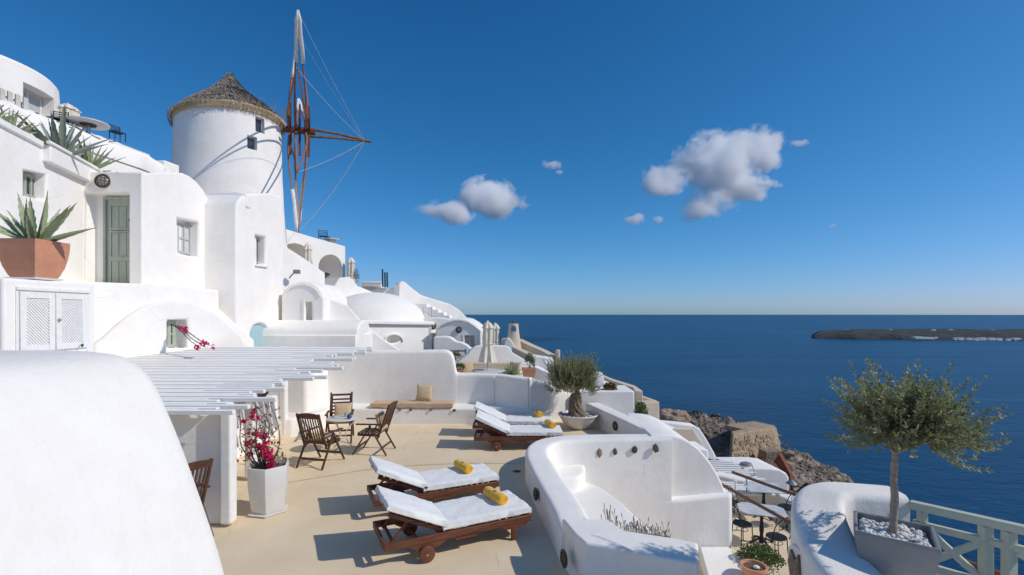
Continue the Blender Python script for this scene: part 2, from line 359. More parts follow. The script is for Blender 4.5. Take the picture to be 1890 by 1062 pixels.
# ================================================================== SEA, ISLAND, CLIFF
SEAZ = -150.0
def sea_mat():
    m = bpy.data.materials.new('sea_water'); m.use_nodes = True; nt = m.node_tree; N = nt.nodes; L = nt.links; b = N['Principled BSDF']
    b.inputs['Roughness'].default_value = .35; b.inputs['IOR'].default_value = 1.33; b.inputs['Specular IOR Level'].default_value = .32
    g = N.new('ShaderNodeNewGeometry')
    mp = N.new('ShaderNodeMapping'); mp.inputs['Scale'].default_value = (.0012, .006, 1); L.new(g.outputs['Position'], mp.inputs[0])
    n1 = N.new('ShaderNodeTexNoise'); n1.inputs['Scale'].default_value = 1; n1.inputs['Detail'].default_value = 5; L.new(mp.outputs[0], n1.inputs[0])
    r = N.new('ShaderNodeValToRGB'); r.color_ramp.elements[0].position = .35; r.color_ramp.elements[1].position = .7
    r.color_ramp.elements[0].color = (.004, .036, .088, 1); r.color_ramp.elements[1].color = (.010, .062, .135, 1); L.new(n1.outputs[0], r.inputs[0]); L.new(r.outputs[0], b.inputs['Base Color'])
    ms = N.new('ShaderNodeMapping'); ms.inputs['Scale'].default_value = (.00045, .011, 1); ms.inputs['Rotation'].default_value = (0, 0, -.05); L.new(g.outputs['Position'], ms.inputs[0])
    ns = N.new('ShaderNodeTexNoise'); ns.inputs['Scale'].default_value = 1; ns.inputs['Detail'].default_value = 3; L.new(ms.outputs[0], ns.inputs[0])
    rs_ = N.new('ShaderNodeMapRange'); rs_.inputs['From Min'].default_value = .58; rs_.inputs['From Max'].default_value = .70; rs_.inputs['To Min'].default_value = .35; rs_.inputs['To Max'].default_value = .29; L.new(ns.outputs[0], rs_.inputs[0]); L.new(rs_.outputs[0], b.inputs['Roughness'])
    mx = N.new('ShaderNodeMixRGB'); mx.inputs[2].default_value = (.002, .022, .06, 1); rm_ = N.new('ShaderNodeMapRange'); rm_.inputs['From Min'].default_value = .56; rm_.inputs['From Max'].default_value = .66; rm_.inputs['To Max'].default_value = .75
    L.new(ns.outputs[0], rm_.inputs[0]); L.new(rm_.outputs[0], mx.inputs[0]); L.new(r.outputs[0], mx.inputs[1]); L.new(mx.outputs[0], b.inputs['Base Color'])
    prev = None
    for s, st, d in ((.16, .8, 1.0), (.035, .6, 3.0), (.6, .5, .3)):
        mq = N.new('ShaderNodeMapping'); mq.inputs['Scale'].default_value = (s*.7, s*1.2, s); mq.inputs['Rotation'].default_value = (0, 0, .5); L.new(g.outputs['Position'], mq.inputs[0])
        n = N.new('ShaderNodeTexNoise'); n.inputs['Scale'].default_value = 1; n.inputs['Detail'].default_value = 4; L.new(mq.outputs[0], n.inputs[0])
        bp = N.new('ShaderNodeBump'); bp.inputs['Strength'].default_value = st; bp.inputs['Distance'].default_value = d; L.new(n.outputs[0], bp.inputs['Height'])
        if prev: L.new(prev.outputs[0], bp.inputs['Normal'])
        prev = bp
    L.new(prev.outputs[0], b.inputs['Normal']); return m
SEA = sea_mat()
mb = MB(); xs = [-90000, -20000, -4000, -500, 0, 500, 4000, 20000, 90000]; ys = [-3000, 0, 300, 1500, 6000, 30000, 120000]
for y in ys:
    for x in xs: mb.v.append(Vector((x, y, SEAZ)))
for j in range(len(ys)-1):
    for i in range(len(xs)-1): a = j*len(xs)+i; mb.f.append((a, a+1, a+1+len(xs), a+len(xs)))
tag(build(mb, 'sea', SEA, base=(0, 0, SEAZ)), kind='structure')

# island: long low headland, lava cliffs at its tip
def island_z(u, v):   # u along, v across 0..1
    tip = min(1, u*9); e = min(1, v*7)*min(1, (1-v)*5)
    return (42+12*noise.noise(Vector((u*6, v*3, 0))))*tip**.5*(e**.6)*(.55+.45*min(1, v*2.2+.25))
mb = MB(); NU, NV = 150, 22
for i in range(NU+1):
    u = i/NU
    for j in range(NV+1):
        v = j/NV; x = 1880+u*2700; y0 = 3000-u*300+60*noise.noise(Vector((u*14, 0, 5))); wd = 260+900*min(1, u*2.4)
        y = y0+(v-.12)*wd*min(1, (u*10)**.7+.05); z = SEAZ-2+island_z(u, v)+3.5*noise.noise(Vector((x*.03, y*.03, 2)))*min(1, u*9)
        mb.v.append(Vector((x-(y-y0)*.10, y, z)))
for i in range(NU):
    for j in range(NV): a = i*(NV+1)+j; mb.f.append((a, a+1, a+NV+2, a+NV+1))
ISL = mat('hazed_island_scrub', (.075, .078, .072), rough=1, color2=(.03, .038, .044), vscale=.02, detail=9, bump=1, bscale=.06, dist=6)  # scrub tones with the blue-grey of distance haze mixed into the colour
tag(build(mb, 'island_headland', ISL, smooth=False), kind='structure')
def isl_house(px, py, w, h, Y, i):
    p = P(px, py, Y); r_ = root('distant_house', (p.x, p.y, p.z), '', 'house', 'tiny white houses on the distant island')
    r_['label'] = i
    build(MB().box((p.x, p.y, p.z-6+(h+6)/2), (w, w*.6, h+6)), 'wall', WHITE, r_)
    build(MB().box((p.x-w*.1, p.y-w*.3-.2, p.z+h*.4), (w*.12, .6, h*.5)), 'door', GREYW, r_)
ORD = ['first', 'second', 'third', 'fourth', 'fifth', 'sixth', 'seventh', 'eighth', 'ninth', 'tenth', 'eleventh', 'twelfth', 'thirteenth', 'fourteenth']
for k, (px, py, w, h) in enumerate([(1565, 610.5, 26, 7), (1581, 610.5, 30, 8), (1598, 611, 24, 5), (1643, 609.5, 20, 5), (1722, 610, 30, 6), (1754, 610.5, 26, 8), (1766, 611.5, 28, 8), (1832, 611, 30, 7)]):
    isl_house(px, py, w, h, 3450, '%s from the left of the small white houses on top of the island' % ORD[k])
for k, (px, py, w, h) in enumerate([(1694, 623.5, 70, 5), (1706, 624, 60, 5), (1716, 624.3, 50, 4), (1728, 623.3, 14, 4), (1764, 626, 40, 7), (1772, 626, 40, 8), (1788, 626, 34, 6), (1803, 627, 46, 8), (1812, 626.5, 44, 9), (1829, 626.5, 40, 8), (1843, 627, 40, 8), (1861, 627.5, 34, 6), (1875, 627, 48, 9), (1887, 628, 40, 7)]):
    isl_house(px, py, w*.75, h, 2830-(px-1600)*.2, '%s from the left of the white houses along the island shore' % ORD[k])

# rocky headland below the terraces
def rocky(name, fn, u0, u1, v0, v1, nu, nv, m, amp, kind='structure', fr=.5):
    mb = MB()
    for i in range(nu+1):
        for j in range(nv+1):
            p = Vector(fn(u0+(u1-u0)*i/nu, v0+(v1-v0)*j/nv)); k = Vector((p.x*fr, p.y*fr, p.z*fr*2))
            a = noise.fractal(k*.5, 1.0, 2.1, 5); c = noise.noise(k*1.9)
            st = math.floor(p.z*1.1+a*1.5)/1.1
            p += Vector((a*.8, a*.6, a+.45*abs(c)))*amp; mb.v.append(p)
    for i in range(nu):
        for j in range(nv): a = i*(nv+1)+j; mb.f.append((a, a+1, a+nv+2, a+nv+1))
    return tag(build(mb, name, m, smooth=False), kind=kind)
ROCK = mat('cliff_rock', (.42, .34, .265), rough=1, color2=(.13, .105, .085), vscale=.7, detail=12, bump=1, bscale=3.5, dist=.25, bump2=.8, b2scale=.8)
ROCKT = mat('pale_rock', (.42, .33, .24), rough=1, color2=(.24, .18, .13), vscale=1.2, detail=10, bump=1, bscale=5, dist=.12)
def cliff(u, v):      # u: along to the right, v: 0 far edge .. 1 near foot
    # ridge line in plan, dropping to the right
    x = 8.5+u*26; ridge = 44-u*8
    ztop = -5.9-max(0, u-.36)*12.5-max(0, u-.64)*90
    y = ridge-v*22; slope = v**.8*(4.5+5*u)
    if v < .18: z = ztop-.4*v
    else: z = ztop-.1-(v-.18)*(11-3*u)
    return (x, y, z)
rocky('cliff_slope', cliff, 0, 1.1, 0, 1.15, 300, 200, ROCK, .6, fr=.85)
def cliff2(u, v):     # seaward face
    x = 8.5+u*26; y = 44-u*8+v*60; z = -5.9-max(0, u-.36)*12.5-max(0, u-.64)*90-v*150
    return (x, y, z)
rocky('cliff_face', cliff2, 0, 1.1, 0, 1, 90, 60, ROCK, .8)
# broad hillside under everything
def hill(u, v):
    x = -70+u*82; y = -25+v*85
    return (x, y, -3.2-max(0, (x-3))*1.4-max(0, y-22)*.28+max(0, -x-14)*.1)
rocky('hillside', hill, 0, 1.0, 0, 1, 70, 70, ROCKT, .3)
def hill2(u, v):
    x = 11.5+u*60; y = -40+v*88
    return (x, y, -16-(x-11.5)*5-max(0, y-22)*.1)
rocky('lower_hillside', hill2, 0, 1, 0, 1, 40, 60, ROCK, .8)

rr = random.Random(19); rub = MB(); scr = MB()
for k in range(1500):
    u = rr.uniform(0, .62); v = .18+.8*rr.random()**1.2; x, y, z = cliff(u, v); s_ = rr.uniform(.05, .24)*(2.4 if rr.random() < .06 else 1)
    kk = Vector((x*.85, y*.85, z*1.7)); a = noise.fractal(kk*.5, 1.0, 2.1, 5)
    rub.ball((x+a*.48, y+a*.36, z+(a+.45*abs(noise.noise(kk*1.9)))*.6), s_, 1, (rr.uniform(.8, 1.5), rr.uniform(.7, 1.2), rr.uniform(.5, .9)), jit=.22, rnd=rr)
tag(build(rub, 'rubble', ROCK, fix=False), kind='stuff')
for k in range(420):
    u = rr.uniform(0, .62); v = rr.random(); x, y, z = cliff(u, v)
    for q in range(9):
        d = Vector((rr.uniform(-1, 1), rr.uniform(-1, 1), rr.uniform(.3, 1.2))).normalized()*rr.uniform(.15, .35); p = Vector((x, y, z+.25)); s_ = Vector((d.y, -d.x, 0))*.25
        scr.add([p-s_, p+d, p+s_], [(0, 1, 2)])
tag(build(scr, 'dry_scrub', LAV, fix=False), kind='stuff')
rocky('rock_shelf', lambda u, v: (8.0+u*13.0, 37.5+v*4.5, -6.15-.35*u), 0, 1, 0, 1, 120, 60, ROCKT, .22, fr=.8)
# boulder outcrop
mb = MB()
bm = bmesh.new(); bmesh.ops.create_icosphere(bm, subdivisions=5, radius=1)
for v in bm.verts:
    n = noise.fractal(v.co*1.6+Vector((3, 1, 2)), 1, 2, 5)*.28-.16*abs(noise.noise(v.co*4)); v.co = Vector((v.co.x*1.35, v.co.y*1.0, v.co.z*.95))*(1+n)
c = P(1238, 775, 38)
mb.add([c+v.co*1.0 for v in bm.verts], [tuple(v.index for v in f.verts) for f in bm.faces]); bm.free()
tag(build(mb, 'boulder', ROCKT, smooth=True), 'pale weathered boulder at the cliff edge beyond the white terraces', 'boulder')
# ruined stone fort building
ft = root('stone_fort', P(1395, 850, 34), 'ruined tan stone building standing on the rocky headland above the sea', 'ruin')
STW = mat('rubble_stone_wall', (.50, .385, .25), rough=1, color2=(.30, .22, .15), vscale=2.6, detail=12, bump=1, bscale=4, dist=.08, bump2=.5, b2scale=.8)
o, f1 = facade('wall', [(1350, 852), (1353, 803), (1372, 799), (1400, 795), (1433, 790), (1440, 822), (1441, 860)], (1350, 31.5), (1441, 35.5), 1.0, ft, m=STW, bevel=.05, direction=Vector((.3, .95, 0)))
o, f1b = facade('wall', [(1373, 802), (1373, 793), (1427, 785), (1432, 791), (1432, 795)], (1370, 34.6), (1435, 36.4), 1.6, ft, m=STW, bevel=.03)
# separate weathered stones showing on the face
st_me = None; rs = random.Random(3)
for k in range(70):
    px = rs.uniform(1354, 1436); py = rs.uniform(803+(1436-px)*.02, 845)
    p = f1(px, py, out=.02); w_ = rs.uniform(.25, .6)
    b_ = build(MB().box(p, (w_, .075, rs.uniform(.12, .25)), rz=math.atan2(f1.d.y, f1.d.x)), 'stone', STW, ft)
fx = root('ruined_wall', P(1425, 850, 32), 'low broken stone wall with a red brown roof edge beside the ruined building', 'wall')
facade('wall', [(1412, 858), (1414, 835), (1442, 832), (1445, 870)], (1412, 32), (1446, 32), 1.0, fx, m=ROCKT, bevel=.03)
RUST = mat('rusty_roof', (.30, .11, .06), rough=.9, var=.4, vscale=4)
facade('roof', [(1428, 852), (1438, 838), (1458, 875), (1460, 900), (1452, 880)], (1428, 31.5), (1460, 30.5), .3, fx, m=RUST, bevel=0)

# ================================================================== CLOUDS
def cloud_mat(name, dens, blobs, o3, lo, hi, amp, nsc):
    """vapour whose density follows the puffs of the cloud, frayed by noise"""
    m = bpy.data.materials.new(name); m.use_nodes = True; nt = m.node_tree; N = nt.nodes; L = nt.links
    N.remove(N['Principled BSDF']); pv = N.new('ShaderNodeVolumePrincipled'); L.new(pv.outputs[0], N['Material Output'].inputs['Volume'])
    pv.inputs['Color'].default_value = (1, 1, 1, 1); pv.inputs['Anisotropy'].default_value = 0.0
    tc = N.new('ShaderNodeTexCoord'); src = tc.outputs['Object']
    def M(op, a, b=None):
        n = N.new('ShaderNodeMath'); n.operation = op
        for q, x in enumerate((a, b)):
            if x is None: continue
            if isinstance(x, (int, float)): n.inputs[q].default_value = x
            else: L.new(x, n.inputs[q])
        return n.outputs[0]
    tot = None
    for c, r in blobs:
        s1 = N.new('ShaderNodeVectorMath'); s1.operation = 'SUBTRACT'; L.new(src, s1.inputs[0]); s1.inputs[1].default_value = tuple(c-o3)
        s2 = N.new('ShaderNodeVectorMath'); s2.operation = 'DIVIDE'; L.new(s1.outputs[0], s2.inputs[0]); s2.inputs[1].default_value = r
        s3 = N.new('ShaderNodeVectorMath'); s3.operation = 'DOT_PRODUCT'; L.new(s2.outputs[0], s3.inputs[0]); L.new(s2.outputs[0], s3.inputs[1])
        e = M('EXPONENT', M('MULTIPLY', s3.outputs['Value'], -1.0)); tot = e if tot is None else M('ADD', tot, e)
    n = N.new('ShaderNodeTexNoise'); n.inputs['Scale'].default_value = nsc; n.inputs['Detail'].default_value = 7; n.inputs['Roughness'].default_value = .62; n.inputs['Distortion'].default_value = .4
    L.new(src, n.inputs[0]); v = M('ADD', tot, M('MULTIPLY', M('SUBTRACT', n.outputs[0], .5), amp))
    r = N.new('ShaderNodeMapRange'); r.inputs['From Min'].default_value = lo; r.inputs['From Max'].default_value = hi; r.inputs['To Max'].default_value = dens
    L.new(v, r.inputs[0]); L.new(r.outputs[0], pv.inputs['Density']); return m
CLM, CLM2 = (.042, .40, 1.2, 2.4, .012), (.05, .40, 1.0, 1.8, .02)
def cloud(label, blobs, Y, par, seed, vox=11.0):
    rr = random.Random(seed); mb = MB(); bl = []
    for px, py, rx, rz in blobs:
        Yb_ = Y+(px-blobs[0][0])*2.6+rr.uniform(-.3, .3)*min(rx, rz)/F*Y; p = P(px, py, Yb_); sx = rx/F*Yb_; sz = rz/F*Yb_; sy = min(sx, sz)*1.15; bl.append((p, (sx*.95, sy, sz*.95)))
        b2 = bmesh.new(); bmesh.ops.create_icosphere(b2, subdivisions=3, radius=1)
        mb.add([p+Vector((v.co.x*sx, v.co.y*sy, v.co.z*sz))*1.22 for v in b2.verts], [tuple(v.index for v in f.verts) for f in b2.faces]); b2.free()
    lo = [min(v[i] for v in mb.v) for i in range(3)]; hi = [max(v[i] for v in mb.v) for i in range(3)]; o3 = Vector(((lo[0]+hi[0])/2, (lo[1]+hi[1])/2, lo[2]))
    o = build(mb, 'cloud', cloud_mat('cloud_vapour', par[0], bl, o3, *par[1:]), smooth=True)
    rm = o.modifiers.new('remesh', 'REMESH'); rm.mode = 'VOXEL'; rm.voxel_size = vox
    tag(o, label, 'cloud', 'white clouds over the sea'); return o
cloud('largest cumulus cloud, high above the sea with ragged lower wisps', [(1330, 285, 75, 40), (1390, 270, 52, 32), (1300, 310, 60, 32), (1240, 325, 45, 26), (1205, 330, 22, 26), (1350, 340, 60, 26), (1310, 375, 55, 22), (1290, 395, 35, 16), (1220, 350, 35, 14), (1375, 360, 45, 16), (1425, 262, 26, 18), (1408, 300, 30, 20)], 2600, CLM, 1)
cloud('white cumulus cloud, the upper right half of the left pair', [(900, 358, 46, 30), (880, 370, 40, 24), (935, 372, 38, 18), (965, 378, 26, 8), (915, 390, 28, 18)], 2600, CLM, 2)
cloud('white cumulus cloud, the lower left half of the left pair', [(832, 390, 38, 25), (800, 388, 34, 14), (850, 398, 25, 16)], 2250, CLM, 3)
cloud('small round puff of cloud below and left of the largest one', [(1168, 407, 22, 12), (1180, 400, 12, 8)], 2150, CLM2, 4)
cloud('faint puff of cloud just right of the small round puff', [(1214, 406, 13, 9)], 2150, CLM2, 5)
cloud('thin wisp of cloud to the upper right of the largest one', [(1472, 265, 20, 8), (1486, 262, 10, 6)], 2600, CLM2, 6)
cloud('thin wisp of cloud below the right end of the largest one', [(1415, 340, 28, 10)], 2600, CLM2, 7)
cloud('faint hazy scrap of cloud between the left pair and the largest one', [(1018, 305, 22, 10), (1033, 318, 8, 5)], 2600, CLM2, 8)

cloud('tiny scrap of cloud low in the sky at the right', [(1534, 418, 10, 4), (1540, 416, 5, 3)], 2600, CLM2, 9, 6.0)
cloud('tiny scrap of cloud beside the upper left of the largest one', [(1282, 258, 10, 6)], 2600, CLM2, 10, 6.0)
cloud('long thin white cloud streak low over the horizon', [(950, 551, 16, 1.6), (975, 551, 14, 1.8), (1003, 551, 12, 1.5)], 9000, (.02, .3, .9, 1.2, .01), 11, 18.0)
# ================================================================== TERRACE FLOORS
fl = [(-9.5, 3.0), (-9.5, 14.2), (1.5, 14.2), (2.3, 13.6), (3.1, 10.25), (.95, 10.0), (.5, 9.2), (.5, 8.2), (.65, 6.9), (.75, 5.6), (1.0, 5.0), (1.7, 4.9), (1.7, 1.0), (-9.5, 1.0)]
tag(build(MB().prism(fl, -.25, 0), 'terrace_floor', FLOOR, base=(0, 0, 0)), kind='structure')
ln = [G(500, 897), G(600, 880), G(700, 865), G(820, 857), G(965, 856)]
mb = MB(); c = catm([Vector((p.x, p.y, .006)) for p in ln], 6)
for i in range(len(c)-1):
    d = (c[i+1]-c[i]).normalized()*.012; q = Vector((-d.y, d.x, 0)); mb.add([c[i]-q, c[i+1]-q, c[i+1]+q, c[i]+q], [(0, 1, 2, 3)])
tag(build(mb, 'floor_joint', FLOORLINE), kind='structure')
tag(build(MB().prism([(2.2, 5.4), (6.8, 5.4), (7.2, 14.0), (4.4, 14.0), (4.4, 10.6), (2.2, 10.6)], -2.4, -2.05), 'lower_terrace_floor', FLOOR, base=(0, 0, -2.05)), kind='structure')
tag(build(MB().prism([(2.8, 1.5), (3.3, 1.5), (3.75, 3.9), (4.0, 4.9), (2.9, 4.9)], .2, .55), 'side_terrace_floor', WHITE, base=(0, 0, .5)), kind='structure')

# ================================================================== FOREGROUND VAULT ROOF (left)
out = [(-700, 655), (0, 647), (120, 647), (196, 655), (236, 673), (268, 708), (298, 765), (326, 826), (351, 890), (372, 955), (390, 1015), (402, 1062), (412, 1110), (430, 1300), (-700, 1300)]
fp = plane_pt((0, 3.0), (400, 3.0)); prof = [fp(x, y) for x, y in out]
sm = catm(prof[:12], 5)+prof[12:]
mb = MB(); n_ = len(sm); rows = [(0, 1.0), (-.05, 1.0), (-.5, 1.0), (-1.1, 1), (-2.2, 1)]
c_ = Vector((-3.2, 3, 1.5))
for dy, s_ in [(.0, .93), (.0, .972), (-.035, .992), (-.10, 1.0)]+rows[2:]:
    for p in sm:
        q = c_+(p-c_)*s_; q.y = 3.0+.10+dy; q += noise.noise_vector(q*1.3)*.012; mb.v.append(q)
for i in range(len(rows)+1):
    for j in range(n_): a = i*n_+j; b_ = i*n_+(j+1) % n_; mb.f.append((a, b_, b_+n_, a+n_))
mb.f.append(tuple(range(n_)))
tag(build(mb, 'vault_roof', WHITE, smooth=50), 'big smooth white plaster vault filling the lower left foreground', 'roof')

# ================================================================== TERRACE WALLS
bw = root('terrace_back_wall', (-3, 13.9, 0), 'white wall with a built in bench at the far end of the terrace, stepping down to the right', 'wall')
p838 = (838-CX)/F*13.9
build(sweep([(-7.2, 14.05, 1.95), (-4, 14.05, 1.95), (-2.3, 14.05, 1.96), (-1.92, 14.05, 1.96), (-1.74, 14.05, 1.86), (-1.66, 14.05, 1.6), (-1.62, 14.05, 1.36), (-1.5, 14.05, 1.29), (-1.0, 14.02, 1.29), (-.45, 13.86, 1.29)], .36, -.1, r=.10, n=6), 'wall', WHITE, bw, smooth=50)
build(sweep([(-.55, 13.9, 1.285), (-.25, 13.75, 1.285), (.1, 13.5, 1.27), (.50, 13.28, 1.26)], .3, -.1, r=.09, n=4), 'wall', WHITE, bw, smooth=50)
build(sweep([(.42, 13.25, 1.262), (.9, 13.5, 1.1), (1.5, 13.85, .8), (2.2, 14.2, .6)], .3, -.1, r=.09, n=5), 'wall', WHITE, bw, smooth=50)
# bench with curved right end
bench = catm([(-6.2, 13.16), (-4, 13.16), (-2, 13.18), (-.6, 13.12), (0.1, 12.85), (.55, 12.95), (.75, 13.3)], 6)
poly = [(p[0], p[1]) for p in [(v.x, v.y) for v in catm([Vector((a, b, 0)) for a, b in [(-6.2, 13.16), (-4, 13.16), (-2, 13.18), (-.6, 13.12), (.05, 12.86), (.5, 12.92), (.8, 13.3)]], 6)]]+[(.8, 13.7), (-.3, 13.9), (-6.2, 13.95)]
build(MB().prism(poly, -.05, .43), 'bench_seat', WHITE, bw, bevel=.05, seg=3)
build(MB().prism([(-6.35, 11.6), (-5.35, 11.75), (-4.9, 12.6), (-4.9, 13.3), (-6.35, 13.3)], -.05, .46), 'bench_seat', WHITE, bw, bevel=.06, seg=3)
build(MB().prism([(-7.2, 12.45), (-5.28, 12.45), (-5.28, 14.0), (-7.2, 14.0)], -.05, 1.42), 'arm_block', WHITE, bw, bevel=.10, seg=4)
# stones set into the bench front
for i, (px, py) in enumerate([(602, 758), (645, 757), (737, 757), (758, 757), (795, 757), (838, 758), (710, 757)]):
    p = G(px, py, 0); X = (px-CX)/F*13.14; z = H-(py-HY)/F*13.14
    if px in (602, 710): continue
    s_ = build(MB().ball((X, 13.155, z), .046, 1, (1.1, .35, .9), jit=.2), 'inset_stone', STONED if i % 2 else STONEB, bw, smooth=False)
mattress = MB()
def cushion(mb, c, sz, rz=0, n=(10, 6), puff=.35, M=None, edge=.35):
    """soft box with bulged top and rounded rim"""
    c = Vector(c); M = M or Matrix.Rotation(rz, 3, 'Z'); nx, ny = n; o = len(mb.v); L_, W_, T_ = sz
    for side in (1, -1):
        for i in range(nx+1):
            for j in range(ny+1):
                u = i/nx*2-1; v = j/ny*2-1
                e = (1-abs(u)**6)*(1-abs(v)**6); t = T_/2*((1-edge)+edge*e**.35) if e > 0 else T_/2*(1-edge)
                t += T_*puff*.12*(1-u*u)*(1-v*v)
                q = Vector((u*L_/2, v*W_/2, side*t)); q += Vector((0, 0, noise.noise(Vector((u*2*L_, v*3*W_, side*3+c.x)))*T_*.15+noise.noise(Vector((u*5*L_+c.y, v*7*W_, side)))*T_*.08))
                mb.v.append(c+M@q)
    st = (nx+1)*(ny+1)
    idx = lambda s, i, j: o+s*st+i*(ny+1)+j
    for i in range(nx):
        for j in range(ny):
            mb.f.append((idx(0, i, j), idx(0, i+1, j), idx(0, i+1, j+1), idx(0, i, j+1)))
            mb.f.append((idx(1, i, j), idx(1, i, j+1), idx(1, i+1, j+1), idx(1, i+1, j)))
    for i in range(nx):
        mb.f.append((idx(0, i, 0), idx(1, i, 0), idx(1, i+1, 0), idx(0, i+1, 0))); mb.f.append((idx(0, i, ny), idx(0, i+1, ny), idx(1, i+1, ny), idx(1, i, ny)))
    for j in range(ny):
        mb.f.append((idx(0, 0, j), idx(0, 0, j+1), idx(1, 0, j+1), idx(1, 0, j))); mb.f.append((idx(0, nx, j), idx(1, nx, j), idx(1, nx, j+1), idx(0, nx, j+1)))
    return mb
mb = cushion(MB(), (-2.74, 13.42, .505), (2.24, .52, .14), 0, (24, 8), .2, edge=.22)
tag(build(mb, 'bench_cushion', TAN, smooth=60), 'long thin tan seat cushion lying on the white bench against the back wall', 'cushion')
def pillow(mb, c, s, th, M, n=14):
    c = Vector(c); o = len(mb.v)
    for side in (1, -1):
        for i in range(n+1):
            for j in range(n+1):
                u = i/n*2-1; v = j/n*2-1; pin = 1-.10*(1-abs(u)**2)*abs(v)**3; pin2 = 1-.10*(1-abs(v)**2)*abs(u)**3
                t = th/2*max(0, (1-u*u)*(1-v*v))**.45*(1+.12*noise.noise(Vector((u*3, v*3, side*2))))
                mb.v.append(c+M@Vector((u*s/2*pin2, v*s/2*pin, side*(t+.002))))
    st = (n+1)**2; idx = lambda s_, i, j: o+s_*st+i*(n+1)+j
    for i in range(n):
        for j in range(n):
            mb.f.append((idx(0, i, j), idx(0, i+1, j), idx(0, i+1, j+1), idx(0, i, j+1))); mb.f.append((idx(1, i, j), idx(1, i, j+1), idx(1, i+1, j+1), idx(1, i+1, j)))
        mb.f.append((idx(0, i, 0), idx(1, i, 0), idx(1, i+1, 0), idx(0, i+1, 0))); mb.f.append((idx(0, i, n), idx(0, i+1, n), idx(1, i+1, n), idx(1, i, n)))
        mb.f.append((idx(0, 0, i), idx(0, 0, i+1), idx(1, 0, i+1), idx(1, 0, i))); mb.f.append((idx(0, n, i), idx(1, n, i), idx(1, n, i+1), idx(0, n, i+1)))
    return mb
Mx = Matrix.Rotation(.05, 3, 'Y')@Matrix.Rotation(radians(72), 3, 'X')
tag(build(pillow(MB(), (-2.46, 13.55, .80), .46, .17, Mx), 'pillow', TANP, smooth=True), 'square beige linen pillow propped up at the bench cushion by the wall', 'pillow')

def cage_lamp(loc, n, r, label, flat=.5):
    """oval bulkhead lamp with a wire cage; n is the wall normal"""
    n = Vector(n).normalized(); up = Vector((0, 0, 1)); a = up.cross(n).normalized(); b = n.cross(a)
    t = root('bulkhead_lamp', loc, label, 'lamp', 'caged bulkhead lamps on the white walls'); c = Vector(loc)
    mb = MB()
    def ringp(rad, out, k=20, sx=1.0, sy=1.0): return [c+a*cos(2*pi*i/k)*rad*sx+b*sin(2*pi*i/k)*rad*sy+n*out for i in range(k+1)]
    mb.tube(ringp(r, .02), .016, 6); mb.tube(ringp(r*.86, .02), .02, 6)
    base = MB(); o = ringp(r*.95, 0)[:-1]; base.extr(o, n*.018); build(base, 'backplate', BRONZE, t)
    build(mb, 'rim', BRONZE, t, smooth=True)
    g = MB()
    k = 16; rows = 5
    for i in range(rows):
        th = i/rows*pi/2
        for j in range(k): g.v.append(c+(a*cos(2*pi*j/k)+b*sin(2*pi*j/k))*r*.82*cos(th)+n*(.015+r*.28*sin(th)))
    g.v.append(c+n*(.015+r*.28))
    for i in range(rows-1):
        for j in range(k): p_ = i*k+j; q_ = i*k+(j+1) % k; g.f.append((p_, q_, q_+k, p_+k))
    for j in range(k): g.f.append(((rows-1)*k+j, (rows-1)*k+(j+1) % k, rows*k))
    build(g, 'glass', GLASSL, t, smooth=True)
    w_ = MB()
    for off in (-.45, 0, .45):
        for (u_, v_) in ((a, b), (b, a)):
            pts = []
            for i in range(9):
                th = -pi/2+pi*i/8; x_ = sin(th)*sqrt(1-off*off); pts.append(c+v_*off*r+u_*x_*r+n*(.02+r*.36*max(0, 1-x_*x_-off*off)**.5))
            w_.tube(pts, .006, 4)
    build(w_, 'cage', BRONZE, t, smooth=True); return t

# parapet round the sunken stair court
tp = root('court_parapet', (.5, 8, 0), 'broad low rounded white parapet curving round the sunken court at the right of the loungers', 'wall')
build(sweep([(.80, 5.74, .42), (.79, 5.95, .415), (.745, 6.4, .445), (.66, 7.0, .45), (.58, 7.6, .45), (.50, 8.3, .45), (.46, 8.9, .45), (.54, 9.4, .45), (.80, 9.82, .45), (1.3, 10.02, .45), (2.0, 10.06, .455), (2.7, 10.09, .46), (3.26, 10.10, .47)], .44, -1.75, r=.075, n=6, wob=.012), 'wall', WHITE, tp, smooth=55)
for px, s_, m_ in [(1107, .075, STONEB), (1135, .06, STONED), (1172, .075, STONED), (1210, .085, STONED)]:
    Yw = 9.835; X = (px-CX)/F*Yw; z = H-(836-HY-(px-1107)*.08)/F*Yw
    build(MB().ball((X, Yw, z), s_*1.05, 1, (.85, .30, 1.15), jit=.22), 'inset_stone', m_, tp)
cage_lamp((.375, 7.28, .29), (-1, -.15, 0), .085, 'small caged lamp on the outside of the curved parapet, beside the second lounger')
cage_lamp((.60, 5.42, .26), (-.97, -.2, 0), .085, 'large caged lamp low on the wall beside the nearest lounger')
# planter block at the near end
blk = [(.60, 5.84), (.645, 5.62), (.70, 5.38), (.785, 5.16), (1.3, 4.96), (1.84, 4.76), (2.0, 5.2), (1.8, 5.3), (1.27, 5.5), (1.16, 5.80)]
nb = root('corner_block', (1.2, 5.2, 0), 'white plaster block at the near corner of the court with leaf shadows on its top', 'wall')
build(MB().prism(blk, -1.7, [.535, .55, .555, .555, .55, .55, .545, .545, .545, .54]), 'wall', WHITE, nb, bevel=.028, seg=3)
